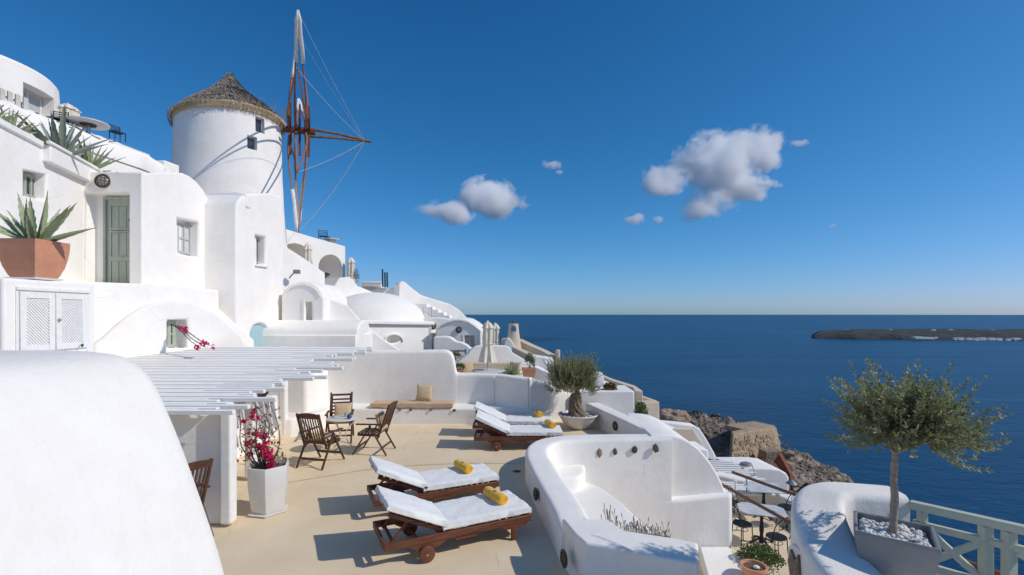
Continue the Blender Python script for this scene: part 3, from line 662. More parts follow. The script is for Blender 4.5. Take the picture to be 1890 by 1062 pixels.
# court interior
ci = root('court_steps', (1.5, 8, -1.6), 'rounded white steps and seat inside the sunken court', 'steps')
seat = [(.6, 9.95), (.6, 5.8), (1.9, 5.8), (2.25, 6.6), (2.15, 7.6), (1.95, 8.6), (1.72, 9.35), (1.45, 9.7), (1.2, 9.95)]
build(MB().prism(seat, -1.7, -.34), 'seat', WHITE, ci, bevel=.07, seg=4)
build(MB().prism([(.6, 9.95), (.6, 9.2), (.9, 9.02), (1.2, 9.08), (1.42, 9.35), (1.5, 9.95)], -1.0, -.06), 'step', WHITE, ci, bevel=.07, seg=4)
# lower wall and the quarter vault on it
qv = root('quarter_vault', (3.8, 10, -1.6), 'white rounded buttress sloping down to the right beside the court wall', 'wall')
build(MB().prism([(.9, 9.90), (3.0, 9.88), (3.6, 9.865), (4.46, 9.86), (4.54, 9.95), (4.58, 12.2), (.9, 12.2)], -2.2, [-.82, -.82, -.78, -.69, -.69, -.74, -.82]), 'wall', WHITE, qv, bevel=.06, seg=4)
fq = plane_pt((1228, 10.03), (1345, 10.03))
pr = catm([fq(1200, 803), fq(1229, 803), fq(1256, 808), fq(1284, 824), (fq(1308, 850)), fq(1328, 882), fq(1343, 918)], 5)+[fq(1345, 960), fq(1200, 960)]
build(MB().extr(pr, (0, 2.2, 0)), 'vault', WHITE, qv, bevel=.04, seg=3)
st = G(1350, 1035, -1.6)
tag(build(MB().prism([(3.6, 8.7), (4.35, 8.6), (4.62, 9.3), (4.42, 9.84), (3.8, 9.84)], -2.1, [-2.02, -2.02, -1.98, -1.72, -1.72]), 'stair_block', WHITE, bevel=.05), 'small white sloping block at the foot of the court wall beside the potted shrub', 'block')

# right hand parapets beyond the loungers
rp = root('side_parapet', (2.7, 12, 0), 'white parapet running back from the court to the big olive bowl', 'wall')
build(sweep([(2.25, 13.5, .52), (2.5, 12.6, .51), (2.8, 11.5, .50), (3.05, 10.6, .48), (3.12, 10.2, .47)], .40, -1.0, r=.05, n=4), 'wall', WHITE, rp, smooth=55)
cage_lamp((2.52, 11.75, .28), (-.96, -.27, 0), .10, 'small caged lamp inside the parapet beside the big olive bowl')
bx = root('planter_box_wall', (2.9, 14, 0), 'boxy white wall behind the big olive bowl with a geranium bed in its top', 'wall')
o, f = facade('wall', [(1064, 800), (1064, 723), (1171, 722), (1172, 830)], (1064, 13.6), (1172, 13.6), 1.15, bx, bevel=.035)
o, f = facade('wall', [(1040, 722), (1060, 690), (1112, 688), (1120, 726)], (1040, 14.9), (1120, 15.0), .3, bx, bevel=.03)

# ------------------------------------------------------------------ PERGOLA
pg = root('slatted_pergola', (-6, 8, 0), 'white pergola roof of long uneven wooden slats along the left of the terrace', 'pergola')
def pz(Y): return 1.75+.1085*(Y-6.3)
rr = random.Random(11); Y = 6.3; row = 0
fixed = {0: -3.62}
slat_meshes = {}
while Y < 11.05:
    n_p = 2 if row % 2 == 0 else 1
    for q in range(n_p):
        xr = rr.uniform(-3.95, -3.1) if q == 0 else rr.uniform(-4.7, -3.9)
        if Y > 10.2: xr = rr.uniform(-3.5, -3.05)
        if row == 0: xr = -3.62 if q == 0 else -4.15
        if 1 <= row <= 7: xr = min(xr, [-3.9, -3.55, -3.75, -4.1, -3.35, -3.55, -3.3][row-1])
        yy = Y+q*.055; z = pz(yy)-q*.004; ln_ = 9.2+rr.uniform(-.5, .3)
        mb = MB().beam((xr-ln_, yy+rr.uniform(-.025, .025), z+rr.uniform(-.004, .004)-.028), (xr, yy, z-.028), .078, .06)
        build(mb, 'slat', PAINTW, pg, bevel=.006, seg=1)
    Y += .112+rr.uniform(-.006, .008); row += 1
for p0, p1, w_ in [((-4.3, 6.5, 1.65), (-5.9, 11.2, 2.18), .12), ((-7.8, 6.5, 1.65), (-8.4, 11.2, 2.18), .12)]:
    build(MB().beam(p0, p1, w_, .12), 'beam', PAINTW, pg, bevel=.01, seg=1)
b1 = G(418, 975); 
for x, y in [(-4.02, 6.85), (-4.72, 8.75), (-5.58, 11.8)]:
    build(MB().box((x, y, (pz(min(y, 11))-.07)/2+.03), (.17, .17, pz(min(y, 11))-.10)), 'post', PAINTW, pg, bevel=.035, seg=3)
    build(MB().box((x, y, .02), (.06, .06, .05)), 'post_foot', STEEL, pg)
sc1 = root('pergola_screen_wall', (-5, 6.9, 0), 'white end wall under the near edge of the pergola with slat shadows', 'wall')
build(MB().box((-6.4, 6.98, .80), (4.55, .22, 1.6)), 'wall', WHITE, sc1, bevel=.045, seg=3)
sc2 = root('pergola_side_wall', (-5.7, 10.4, 0), 'low white wall striped by slat shadows between the pergola posts', 'wall')
build(MB().box((-5.85, 10.3, .53), (.5, 2.6, 1.06)), 'wall', WHITE, sc2, bevel=.06, seg=3)
mb = MB().lathe([(.02, 0), (.10, .01), (.20, .06), (.27, .15), (.29, .2), (.27, .2), (.19, .08), (0.0, .05)], (-5.72, 10.75, 1.07), 20)
tag(build(mb, 'dark_bowl', STONED, smooth=40), 'dark round bowl standing on the low wall under the pergola', 'bowl')
# room wall far under the pergola roof
sc3 = root('room_wall', (-9.5, 10, 0), 'white house wall in the shade under the pergola', 'wall')
build(MB().box((-9.6, 8.6, .85), (.4, 6.2, 1.7)), 'wall', WHITE, sc3, bevel=.02)
build(MB().box((-7.9, 12.0, .85), (3.2, .3, 1.7)), 'wall', WHITE, sc3, bevel=.02)
# ================================================================== HOUSES ON THE LEFT
V = Vector
def arch(f_, x0, x1, ytop, ybot, n=10, spring=None):
    """pixel outline of an arched opening"""
    c = (x0+x1)/2; r = (x1-x0)/2; sp = spring if spring is not None else ytop+r; pts = [(x0, ybot)]
    for i in range(n+1):
        a = pi-pi*i/n; pts.append((c+r*cos(a), sp-(sp-ytop)*sin(a)))
    return pts+[(x1, ybot)]
# --- house with the agave ledge
h1 = root('ledge_house', P(80, 650, 10), 'white house wall at the far left with one small window under a row of agaves', 'house')
A1, B1 = (0, 8.2), (155, 10.7)
zl = 6.24
o, fa = facade('wall', [(-300, None, zl), (212, None, zl), (212, None, 1.5), (-300, None, 1.5)], A1, B1, .45, h1, holes=[([(45, 313), (87, 322), (87, 371), (45, 361)], .33)], bevel=.05)
window(fa, 45, 318, 72, 362, -.18, h1, GREEN, cols=2, rows=1)
# coping strips along the top, stepping out at the right half
c1 = MB().extr([fa(-300, z=zl+.07, out=.05), fa(76, z=zl+.07, out=.05), fa(76, z=zl-.05, out=.05), fa(-300, z=zl-.05, out=.05)], -fa.n*.62)
build(c1, 'coping', WHITE, h1, bevel=.02)
c2 = MB().extr([fa(78, z=zl+.03, out=.13), fa(212, z=zl+.03, out=.13), fa(212, z=zl-.30, out=.13), fa(78, z=zl-.30, out=.13)], -fa.n*.30)
build(c2, 'planter_ledge', WHITE, h1, bevel=.02)
c3 = MB().extr([fa(74, z=zl+.09, out=.17), fa(212, z=zl+.09, out=.17), fa(212, z=zl+.032, out=.17), fa(74, z=zl+.032, out=.17)], -fa.n*.08)
build(c3, 'ledge_trim', WHITE, h1, bevel=.012)
build(MB().extr([fa(-300, z=zl-.1, out=-.44), fa(170, z=zl-.1, out=-.44), fa(170, z=zl-.35, out=-.44), fa(-300, z=zl-.35, out=-.44)], -fa.n*.9), 'planting_bed', SOIL, h1)
# --- retaining wall with rough coping behind the agaves
h2 = root('upper_retaining_wall', P(150, 300, 16), 'long sloping white retaining wall with rough plastered stone coping under the upper terrace', 'wall')
A2, B2 = (0, 12.6), (335, 18.4)
o, fb = facade('wall', [(-500, None, 8.35), (100, None, 8.35), (200, None, 8.3), (345, None, 8.0), (365, None, 7.6), (372, None, 7.0), (372, None, 1), (-500, None, 1)], A2, B2, 1.8, h2, bevel=.06)
mb = MB(); nx = 150
for i in range(nx+1):
    px = -200+i*(540/nx); 
    for j, (o_, dz) in enumerate([(.05, -.32), (.07, .10), (0.0, .20), (-.25, .34), (-.5, .46), (-.75, .54), (-1.0, .56)]):
        v = fb(px, z=8.33-(max(0, px-250)/95)**2*.35+dz, out=o_); 
        if j: v += noise.noise_vector(v*2.2)*.09+noise.noise_vector(v*5)*.04
        mb.v.append(v)
for i in range(nx):
    for j in range(6): a = i*7+j; mb.f.append((a, a+1, a+8, a+7))
build(mb, 'rough_coping', WHITE, h2, smooth=50)
rk = random.Random(5)
for px in [72, 78, 85, 100, 132, 146, 160, 196, 206, 214, 175, 118]:
    v = fb(px, z=8.33+rk.uniform(.12, .34), out=-rk.uniform(.02, .25)); build(MB().ball(v, rk.uniform(.035, .07), 1, (1.4, .8, .5), jit=.25), 'stone_chip', STONED, h2)
build(MB().extr([fb(300, z=8.6, out=.08), fb(328, z=8.6, out=.08), fb(328, z=8.0, out=.08), fb(300, z=8.0, out=.08)], -fb.n*.6), 'end_pier', WHITE, h2, bevel=.05)
# --- round house at top left
h3 = root('round_house', (-17.6, 15.4, 8), 'large round white building at the top left corner with a deep shuttered window', 'house')
rc = V((-18.15, 15.75)); rad = 2.5
o = build(MB().lathe([(rad, 4.0), (rad, 10.6), (rad-.02, 10.95), (rad-.10, 11.05), (rad-.3, 11.08), (0.0, 11.2)], (rc.x, rc.y, 0), 64), 'wall', WHITE, h3, smooth=35)
t_ = (77-CX)/F; B_ = -2*(t_*rc.x+rc.y); s_ = (-B_-sqrt(B_*B_-4*(t_*t_+1)*(rc.length_squared-rad*rad)))/(2*(t_*t_+1))
wp_ = V((t_*s_, s_, H+(HY-190)/F*s_)); wn_ = (V((wp_.x, wp_.y, 0))-V((rc.x, rc.y, 0))).normalized(); wd_ = V((-wn_.y, wn_.x, 0))
boolean(o, [MB().extr([wp_+wd_*(i*.62)+V((0, 0, j*.55-.15))+wn_*.5 for i, j in ((-1, -1), (1, -1), (1, 1), (-1, 1))], -wn_*1.0)]); o.data.shade_smooth(); o.data.set_sharp_from_angle(angle=radians(35))
q = wp_-wn_*.42+V((0, 0, -.15)); mb = MB()
for u0, u1, z0, z1 in ((-.60, -.50, -.54, .54), (.50, .60, -.54, .54), (-.50, .50, .44, .54), (-.04, .04, -.54, .44)): mb.extr([q+wd_*u0+V((0, 0, z0)), q+wd_*u1+V((0, 0, z0)), q+wd_*u1+V((0, 0, z1)), q+wd_*u0+V((0, 0, z1))], -wn_*.06)
wf = build(mb, 'window', CERAM, h3); build(MB().extr([q-wn_*.03+wd_*(i*.6)+V((0, 0, j*.54)) for i, j in ((-1, -1), (1, -1), (1, 1), (-1, 1))], -wn_*.02), 'shutter', GREYW, wf)
# things on the upper terrace
def parasol_closed(name, top, height, r, label, pole_to, m=CANV, tie=True):
    t = root(name, (top[0], top[1], pole_to), label, 'parasol', 'closed cream parasols'); x, y, zt = top
    prof = []; n = 40; mb = MB()
    lev = [(0, .05), (.02, .28), (.08, .46), (.17, .66), (.172, .50), (.3, .52), (.5, .50), (.56, .46), (.75, .72), (1.0, 1.0)]
    for t_, rr_ in lev:
        for j in range(n):
            a = 2*pi*j/n; fold = 1+.20*cos(a*7+t_*1.2)*(1 if t_ > .02 else 0); R_ = r*rr_*fold
            mb.v.append(V((x+R_*cos(a), y+R_*sin(a), zt-t_*height)))
    for i in range(len(lev)-1):
        for j in range(n): a = i*n+j; b = i*n+(j+1) % n; mb.f.append((a, b, b+n, a+n))
    mb.f.append(tuple(range(n)))
    build(mb, 'canopy', m, t, smooth=50)
    if tie: build(MB().tube([V((x+r*.66*cos(2*pi*i/16), y+r*.66*sin(2*pi*i/16), zt-.55*height)) for i in range(17)], r*.05, 5), 'tie_strap', m, t)
    build(MB().tube([(x, y, pole_to), (x, y, zt+.04)], .022, 8), 'pole', METW, t); return t
p = P(125, 195, 16.2); parasol_closed('closed_parasol', (p.x, p.y, p.z+.05), 1.1, .36, 'closed cream parasol behind the metal chair beside the round building, left one of two', p.z-1.6)
p = P(133, 197, 17.6); parasol_closed('closed_parasol', (p.x, p.y, p.z), 1.0, .36, 'closed cream parasol standing just left of the round table top on the upper terrace', p.z-1.6)
tt = root('pedestal_table', P(163, 240, 15.0), 'round white table top seen from below on the upper terrace edge', 'table'); p = P(163, 230, 15.0)
build(MB().lathe([(0.0, 0), (.50, 0), (.53, .02), (.53, .05), (.50, .06), (0.0, .06)], p, 36), 'tabletop', METW, tt, smooth=40)
build(MB().lathe([(0.0, -.03), (.20, -.03), (.20, -.004), (0.0, -.004)], p, 24), 'mount_plate', STONED, tt); build(MB().tube([p+V((0, 0, -.7)), p], .05, 10), 'pedestal', STEEL, tt)
def bar_chair(px, py, Y, label, rot=0, s=1):
    p = P(px, py, Y); t = root('metal_chair', p, label, 'chair', 'black metal chairs on the upper terraces', rz=rot); OFF[t.name] = V()
    mb = MB()
    for z in (.45, .53, .61, .69, .77): mb.tube([(-.22*s, .02*(z-.45), z*s), (0, .05, z*s+.01), (.22*s, .02*(z-.45), z*s)], .014, 5)
    build(mb, 'backrest', METB, t)
    for x_ in (-.23, .23): build(MB().tube([(x_*s, -.42*s, 0), (x_*s, -.42*s, .42*s), (x_*s, 0, .44*s), (x_*s, 0, 0)], .015, 5), 'side_frame', METB, t); build(MB().tube([(x_*s, 0, .42*s), (x_*s, .02, .8*s)], .015, 5), 'back_post', METB, t)
    build(MB().box((0, -.2*s, .42*s), (.44*s, .44*s, .02)), 'seat', METB, t)
bar_chair(112, 245, 14.6, 'black metal barred chair beside the round building at the upper left', .3, .8)
bar_chair(212, 262, 16.6, 'black metal chair on the slope right of the round white table top', 1.2, .7)
bar_chair(30, 232, 13.6, 'black metal chair behind the cream pickets at the top left edge', -.3, .8)
bar_chair(596, 452, 26.4, 'black metal chair on the flat roof above the arches', .6, 1.0)
pf = root('picket_fence', P(25, 210, 13.2), 'short cream picket fence at the upper left edge', 'fence')
for i in range(9):
    p = fb(-45+i*14.0, z=8.75, out=-.35); build(MB().box((p.x, p.y, 8.86), (.12, .04, .36), rz=math.atan2(fb.d.y, fb.d.x)), 'picket', SLATB, pf)
a_ = fb(-46, z=8.9, out=-.48); b_ = fb(75, z=8.9, out=-.48); build(MB().beam(a_, b_, .03, .05), 'rail', SLATB, pf)
pf = root('picket_fence', P(270, 290, 18), 'short cream picket fence low on the slope left of the windmill', 'fence')
for i in range(8):
    p = fb(252+i*6.2, z=8.6, out=-.5); build(MB().box((p.x, p.y, 8.55), (.11, .05, .5), rz=math.atan2(fb.d.y, fb.d.x)), 'picket', SLATB, pf)
# --- cabinet block in front, with lattice doors
h4 = root('cabinet_wall', (-6.9, 6.7, 0), 'white plaster block with a two door lattice cabinet under the big agave pot', 'wall')
OFF['x'] = V()
fc = plane_pt((7, 6.085), (172, 7.385))
build(MB().prism([(-6.4, 6.08), (-6.4, 7.42), (-8.2, 7.6), (-8.2, 6.0)], .0, 3.46), 'wall', WHITE, h4, bevel=.035, seg=3)
zt_, zb_ = 3.325, 2.50
def cf(px, z, out=0.0): return fc(px, z=z, out=out)
mb = MB()
mb.extr([cf(28, zt_+.03, .03), cf(164, zt_+.03, .03), cf(164, zt_-.01, .03), cf(28, zt_-.01, .03)], -fc.n*.04)
mb.extr([cf(28, zt_-.012, .012), cf(33, zt_-.012, .012), cf(33, zb_-.06, .012), cf(28, zb_-.06, .012)], -fc.n*.03)
mb.extr([cf(159, zt_-.012, .012), cf(164, zt_-.012, .012), cf(164, zb_-.06, .012), cf(159, zb_-.06, .012)], -fc.n*.03)
build(mb, 'door_frame', PAINTW, h4)
for k, (xa, xb) in enumerate([(34, 98.5), (100.5, 158)]):
    za, zb2 = zb_, zt_-.03; a = cf(xa, 0, .03); b = cf(xb, 0, .03); w_ = (V((b.x, b.y))-V((a.x, a.y))).length; d_ = fc.d
    mb = MB()
    def br(u0, u1, z0, z1, th=.03): mb.extr([V((a.x, a.y, z0))+d_*u0, V((a.x, a.y, z0))+d_*u1, V((a.x, a.y, z1))+d_*u1, V((a.x, a.y, z1))+d_*u0], -fc.n*th)
    fw = .085
    br(.0, fw, za, zb2); br(w_-fw, w_, za, zb2); br(fw, w_-fw, za, za+fw); br(fw, w_-fw, zb2-fw, zb2)
    dr = build(mb, 'cabinet_door', PAINTW, h4, bevel=.004, seg=1)
    lt = MB(); st_ = .043; Wl = w_-2*fw; Hl = zb2-za-2*fw
    for s_ in (1, -1):
        k_ = -int(Hl/st_)-1
        while k_*st_ < Wl+Hl:
            # line u = u0 + s*z ; clip
            pts = []
            u0 = k_*st_ if s_ == 1 else k_*st_
            t0 = max(0, (-u0) if s_ == 1 else (u0-Wl)); t1 = min(Hl, (Wl-u0) if s_ == 1 else u0)
            if t1-t0 > .02:
                p0 = V((a.x, a.y, za+fw+t0))+d_*(fw+u0+s_*t0)-fc.n*(.012+(.006 if s_ == 1 else 0)); p1 = V((a.x, a.y, za+fw+t1))+d_*(fw+u0+s_*t1)-fc.n*(.012+(.006 if s_ == 1 else 0))
                lt.beam(p0, p1, .005, .021, up=fc.d.cross((p1-p0)).cross(V((0, 0, 1))) if False else (0, 0, 1)) if False else None
                dd = (p1-p0).normalized(); nn = dd.cross(fc.n).normalized()*.0105
                lt.extr([p0-nn, p1-nn, p1+nn, p0+nn], -fc.n*.005)
            k_ += 1
    build(lt, 'lattice', PAINTW, dr)
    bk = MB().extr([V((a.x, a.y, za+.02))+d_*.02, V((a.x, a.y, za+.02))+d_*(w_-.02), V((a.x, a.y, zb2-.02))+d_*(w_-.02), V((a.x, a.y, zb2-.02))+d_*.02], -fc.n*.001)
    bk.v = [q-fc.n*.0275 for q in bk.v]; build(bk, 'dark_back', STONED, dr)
kn = cf(104, 2.92, .05); build(MB().ball(kn, .022, 2), 'knob', STEEL, h4, smooth=True)
# --- door house
h5 = root('door_house', P(250, 640, 11), 'white house with the sage green plank door, a caged lamp and a small window', 'house')
o, fd = facade('wall', [(153, 317), (262, 318), (262, None, 1.6), (153, None, 1.6)], (155, 10.7), (262, 10.7), 2.6, h5, holes=[([(158, 357), (238, 357), (238, 527), (158, 527)], .27)], bevel=.05, direction=V((-.15, 1, 0)))
# plank door
dm = MB(); x0, x1 = fd(176, 400, out=-.25).x, fd(244, 400, out=-.25).x
zb_, zt_ = fd(200, 527).z+.01, fd(200, 360).z
Yd = 10.7+.25
door = build(MB().box(((x0+x1)/2, Yd, (zb_+zt_)/2), (x1-x0, .03, zt_-zb_)), 'door', GREEN, h5)
fm = MB()
for xx in (x0+.03, x1-.03): fm.box((xx, Yd-.03, (zb_+zt_)/2), (.06, .06, zt_-zb_))
fm.box(((x0+x1)/2, Yd-.03, zt_-.03), (x1-x0-.12, .06, .06)); build(fm, 'door_frame', GREEN, h5, bevel=.006)
hh = zt_-zb_
xa, xb = x0+.115, x1-.075
for fy in (.0, .30, .64, .67, .955): pass
rails = [(0.0, .035), (.275, .33), (.60, .618), (.63, .655), (.90, .97)]
rm = MB()
for a, b in rails: rm.box(((xa+xb)/2, Yd-.028, zb_+hh*(a+b)/2), (xb-xa, .026, hh*(b-a)))
for xx in (xa+.03, xb-.03): rm.box((xx, Yd-.027, zb_+hh*.485), (.06, .022, hh*.97))
build(rm, 'rail_frame', GREEN, door, bevel=.004, seg=1)
for a, b in ((.035, .275), (.33, .60), (.655, .90)):
    for i in range(3):
        w3 = (xb-xa-.12)/3; build(MB().box((xa+.06+w3*(i+.5), Yd-.021, zb_+hh*(a+b)/2), (w3-.022, .012, hh*(b-a)-.004)), 'plank', GREEN, door, bevel=.003, seg=1)
build(MB().ball((xb-.14, Yd-.05, zb_+hh*.735), .028, 2, (1, .5, 1)), 'door_knob', BRONZE, door, smooth=True)
lp = fd(191, 335); cage_lamp((lp.x, 10.69, lp.z), (.25, -1, .1), .145, 'round caged lamp on the wall above the green door')
# right flank of the door house with window
o, fe = facade('wall', [(262, 318), (300, 317.5), (336, 318.5), (350, 325), (362, 335), (374, 349), (382, 364), (388, 379), (392, 420), (394, None, 1.6), (262, None, 1.6)], (262.5, 10.7), (390, 13.2), 1.9, h5, holes=[([(327, 403), (367, 411), (367, 476), (327, 467)], .28)], bevel=.05, direction=V((-.62, .78, 0)))
window(fe, 328, 411, 353, 466, -.2, h5, GREYW, glass=CURT, cols=2, rows=2, fw=.055)
# shaded recess and its low vault
o, fg = facade('wall', [(380, 378), (438, 378), (438, None, 1.6), (380, None, 1.6)], (383, 13.2), (437, 13.2), 1.0, h5, bevel=.03)
h6 = root('stair_tower_house', P(480, 640, 14), 'tall narrow white house block below the windmill with one slit window and a blue arch', 'house')
o, fh = facade('wall', [(437, 380), (440, 372), (446, 364), (455, 359), (468, 357), (500, 357), (519, 362), (524, 420), (524, None, 1.2), (437, None, 1.2)], (437, 12.9), (521, 15.5), 1.6, h6, holes=[([(472, 433), (491, 438), (491, 490), (472, 487)], .32), (arch(None, 462, 499, 597, 700, 10, 618), .12)], bevel=.06)
window(fh, 472, 438, 483, 486, -.22, h6, GREEN, cols=1, rows=1)
build(MB().extr([fh.ray(450, 590, -.10), fh.ray(503, 590, -.10), fh.ray(503, 660, -.10), fh.ray(450, 660, -.10)], -fh.n*.05), 'blue_door', TEAL, h6)
build(MB().extr([fh(470, 489, out=.06), fh(492, 492, out=.06), fh(492, 494, out=.06), fh(470, 491, out=.06)], -fh.n*.2), 'sill', WHITE, h6)
# small barrel roof between the two houses
f7 = plane_pt((378, 13.3), (437, 13.3)); pr = [f7(x, y) for x, y in [(366, 384), (372, 368), (384, 356), (400, 352), (430, 352), (456, 356), (456, 384)]]
build(MB().extr(pr, (-.3, 1.8, 0)), 'barrel_roof', WHITE, h5, bevel=.08, seg=4)
# landing in front of the door and low vault below
build(MB().prism([(-10.6, 9.3), (-8.7, 9.1), (-7.6, 10.2), (-7.75, 12.8), (-10.6, 12.8)], 1.0, fd(200, 527).z), 'landing', WHITE, h5, bevel=.05)
h7 = root('low_vault_house', P(320, 642, 11), 'low white vaulted room with a green shuttered window behind the pergola', 'house')
o, fi = facade('wall', [(172, None, 1.2), (172, 637), (192, 622), (215, 600), (238, 582), (262, 567), (290, 558), (320, 554), (345, 556), (375, 565), (402, 581), (424, 600), (444, 618), (456, 640), (456, None, 1.2)], (172, 9.3), (480, 11.9), 1.8, h7, holes=[([(309, 591), (345, 590), (345, 643), (309, 643)], .30)], bevel=.05, direction=V((-.7, .7, 0)))
window(fi, 309, 592, 325, 642, -.2, h7, GREEN, cols=1, rows=2, fw=.07)
o, fj = facade('wall', [(168, None, 1.2), (168, 528), (262, 528), (384, 534), (395, 560), (437, 600), (470, 628), (470, None, 1.2)], (168, 10.4), (440, 12.9), .9, h7, bevel=.05)

# ================================================================== WINDMILL
wm = root('windmill', (-12.5, 21.4, 5), 'white round windmill with thatched cone cap and furled sail wheel', 'windmill')
WC = V((-12.5, 21.4, 0))
mb = MB(); prof = [(2.42, 3.0), (2.32, 6.0), (2.2, 7.6), (2.12, 9.2), (2.08, 10.6), (2.06, 11.3), (2.05, 11.6), (1.9, 11.7), (0.0, 11.8)]
tw0 = MB().lathe(prof, WC, 72, wob=.006)
for v in tw0.v:
    if v.z > 11.2: v.z += (v.x-WC.x)*.085
o = build(tw0, 'tower', WHITE, wm, smooth=50)
def tower_frame(px, py):   # point on tower surface seen at the pixel, and its outward normal
    t = (px-CX)/F; A_ = t*t+1; B_ = -2*(t*WC.x+WC.y); C_ = WC.x**2+WC.y**2-2.08**2
    s_ = (-B_-sqrt(B_*B_-4*A_*C_))/(2*A_); p_ = V((t*s_, s_, H+(HY-py)/F*s_)); n_ = (p_-V((WC.x, WC.y, p_.z))).normalized(); return p_, n_
cuts = []; wins = []
for px, py, w_, h_ in [(480.5, 231, .42, .64), (465.5, 264, .40, .56)]:
    p_, n_ = tower_frame(px, py); d_ = V((-n_.y, n_.x, 0)); 
    cuts.append(MB().extr([p_+d_*(i*w_/2)+V((0, 0, j*h_/2))+n_*.3 for i, j in ((-1, -1), (1, -1), (1, 1), (-1, 1))], -n_*.62)); wins.append((p_, n_, d_, w_, h_))
boolean(o, cuts); o.data.shade_smooth(); o.data.set_sharp_from_angle(angle=radians(40))
for p_, n_, d_, w_, h_ in wins:
    q = p_-n_*.16; mb = MB()
    def pc(u0, u1, z0, z1): mb.extr([q+d_*u0+V((0, 0, z0)), q+d_*u1+V((0, 0, z0)), q+d_*u1+V((0, 0, z1)), q+d_*u0+V((0, 0, z1))], -n_*.05)
    W2, H2 = w_/2-.004, h_/2-.004
    pc(-W2, -W2+.045, -H2, H2); pc(W2-.045, W2, -H2, H2); pc(-W2+.045, W2-.045, -H2, -H2+.045); pc(-W2+.045, W2-.045, H2-.045, H2)
    fr_ = build(mb, 'window', SLATB, wm); build(MB().extr([q-n_*.03+d_*(i*W2)+V((0, 0, j*H2)) for i, j in ((-1, -1), (1, -1), (1, 1), (-1, 1))], -n_*.01), 'pane', GLASS, fr_)
# thatch
cp = [(r_*.945, 11.45+(z_-11.93)*.885) for r_, z_ in [(2.12, 11.86), (2.23, 11.93), (2.17, 12.07), (1.95, 12.36), (1.62, 12.68), (1.2, 13.02), (.82, 13.36), (.5, 13.72), (.30, 13.98), (.15, 14.22), (.10, 14.4), (0.0, 14.45)]]
def tilt(mb_, z0=10.9):
    for v in mb_.v:
        if v.z > z0: v.z += (v.x-WC.x)*.085*min(1, (v.z-z0)/.3)
    return mb_
cap = build(tilt(MB().lathe([(1.9, 11.46)]+cp, WC, 64, wob=.05)), 'thatch_cap', THATCH, wm, smooth=False)
def cap_at(t, a):
    t *= len(cp)-1; i = min(int(t), len(cp)-2); u = t-i; r_ = cp[i][0]*(1-u)+cp[i+1][0]*u; z_ = cp[i][1]*(1-u)+cp[i+1][1]*u
    return WC+V((r_*cos(a), r_*sin(a), z_))
mb = MB(); rs = random.Random(4)
for k in range(5200):
    a = rs.uniform(0, 2*pi); t = 1-rs.random()**.6*.93; t = max(.09, t*.97); L_ = rs.uniform(.05, .10)
    p0 = cap_at(t, a); p1 = cap_at(max(.09, t-L_), a+rs.uniform(-.05, .05)); up = V((cos(a), sin(a), .8))
    p0 += up*.01; p1 += up*rs.uniform(.02, .07)+V((0, 0, -rs.uniform(0, .12) if t < .2 else 0)); s_ = (p1-p0).cross(up).normalized()*rs.uniform(.006, .014)
    mb.add([p0-s_, p1-s_*.5, p1+s_*.5, p0+s_, p0-up*.02, p1-up*.015], [(0, 1, 2, 3), (0, 4, 5, 1), (3, 2, 5, 4)])
tag(build(tilt(mb), 'loose_reeds', REED, cap, fix=False), kind='stuff')
mb = MB()
for k in range(1500):
    a = rs.uniform(0, 2*pi); r0 = 2.26; p0 = WC+V((r0*cos(a), r0*sin(a), 11.50)); L_ = rs.uniform(.08, .22)
    p1 = WC+V(((r0-.04+rs.uniform(-.06, .07))*cos(a+rs.uniform(-.02, .02)), (r0-.04)*sin(a), 11.44-L_)); s_ = V((-sin(a), cos(a), 0))*.010
    mb.add([p0-s_, p1-s_*.5, p1+s_*.5, p0+s_, p0+V((cos(a), sin(a), 0))*.01], [(0, 1, 2, 3), (0, 4, 1), (3, 4, 2)])
for k in range(60):
    a = rs.uniform(-.9, .35); p0 = WC+V((2.2*cos(a), 2.2*sin(a), 11.55)); p1 = p0+V((cos(a)*rs.uniform(.2, .7), sin(a)*rs.uniform(.2, .5), rs.uniform(.0, .5))); s_ = V((-sin(a), cos(a), 0))*.008
    mb.add([p0-s_, p1, p0+s_], [(0, 1, 2)])
build(tilt(MB().lathe([(2.07, 11.44), (2.12, 11.42), (2.12, 11.30), (2.09, 11.26), (2.06, 11.28)], WC, 60, wob=.02), 10.8), 'straw_band', REEDY, wm, smooth=False)
tag(build(tilt(mb, 10.8), 'eave_reeds', REEDY, cap, fix=False), kind='stuff')
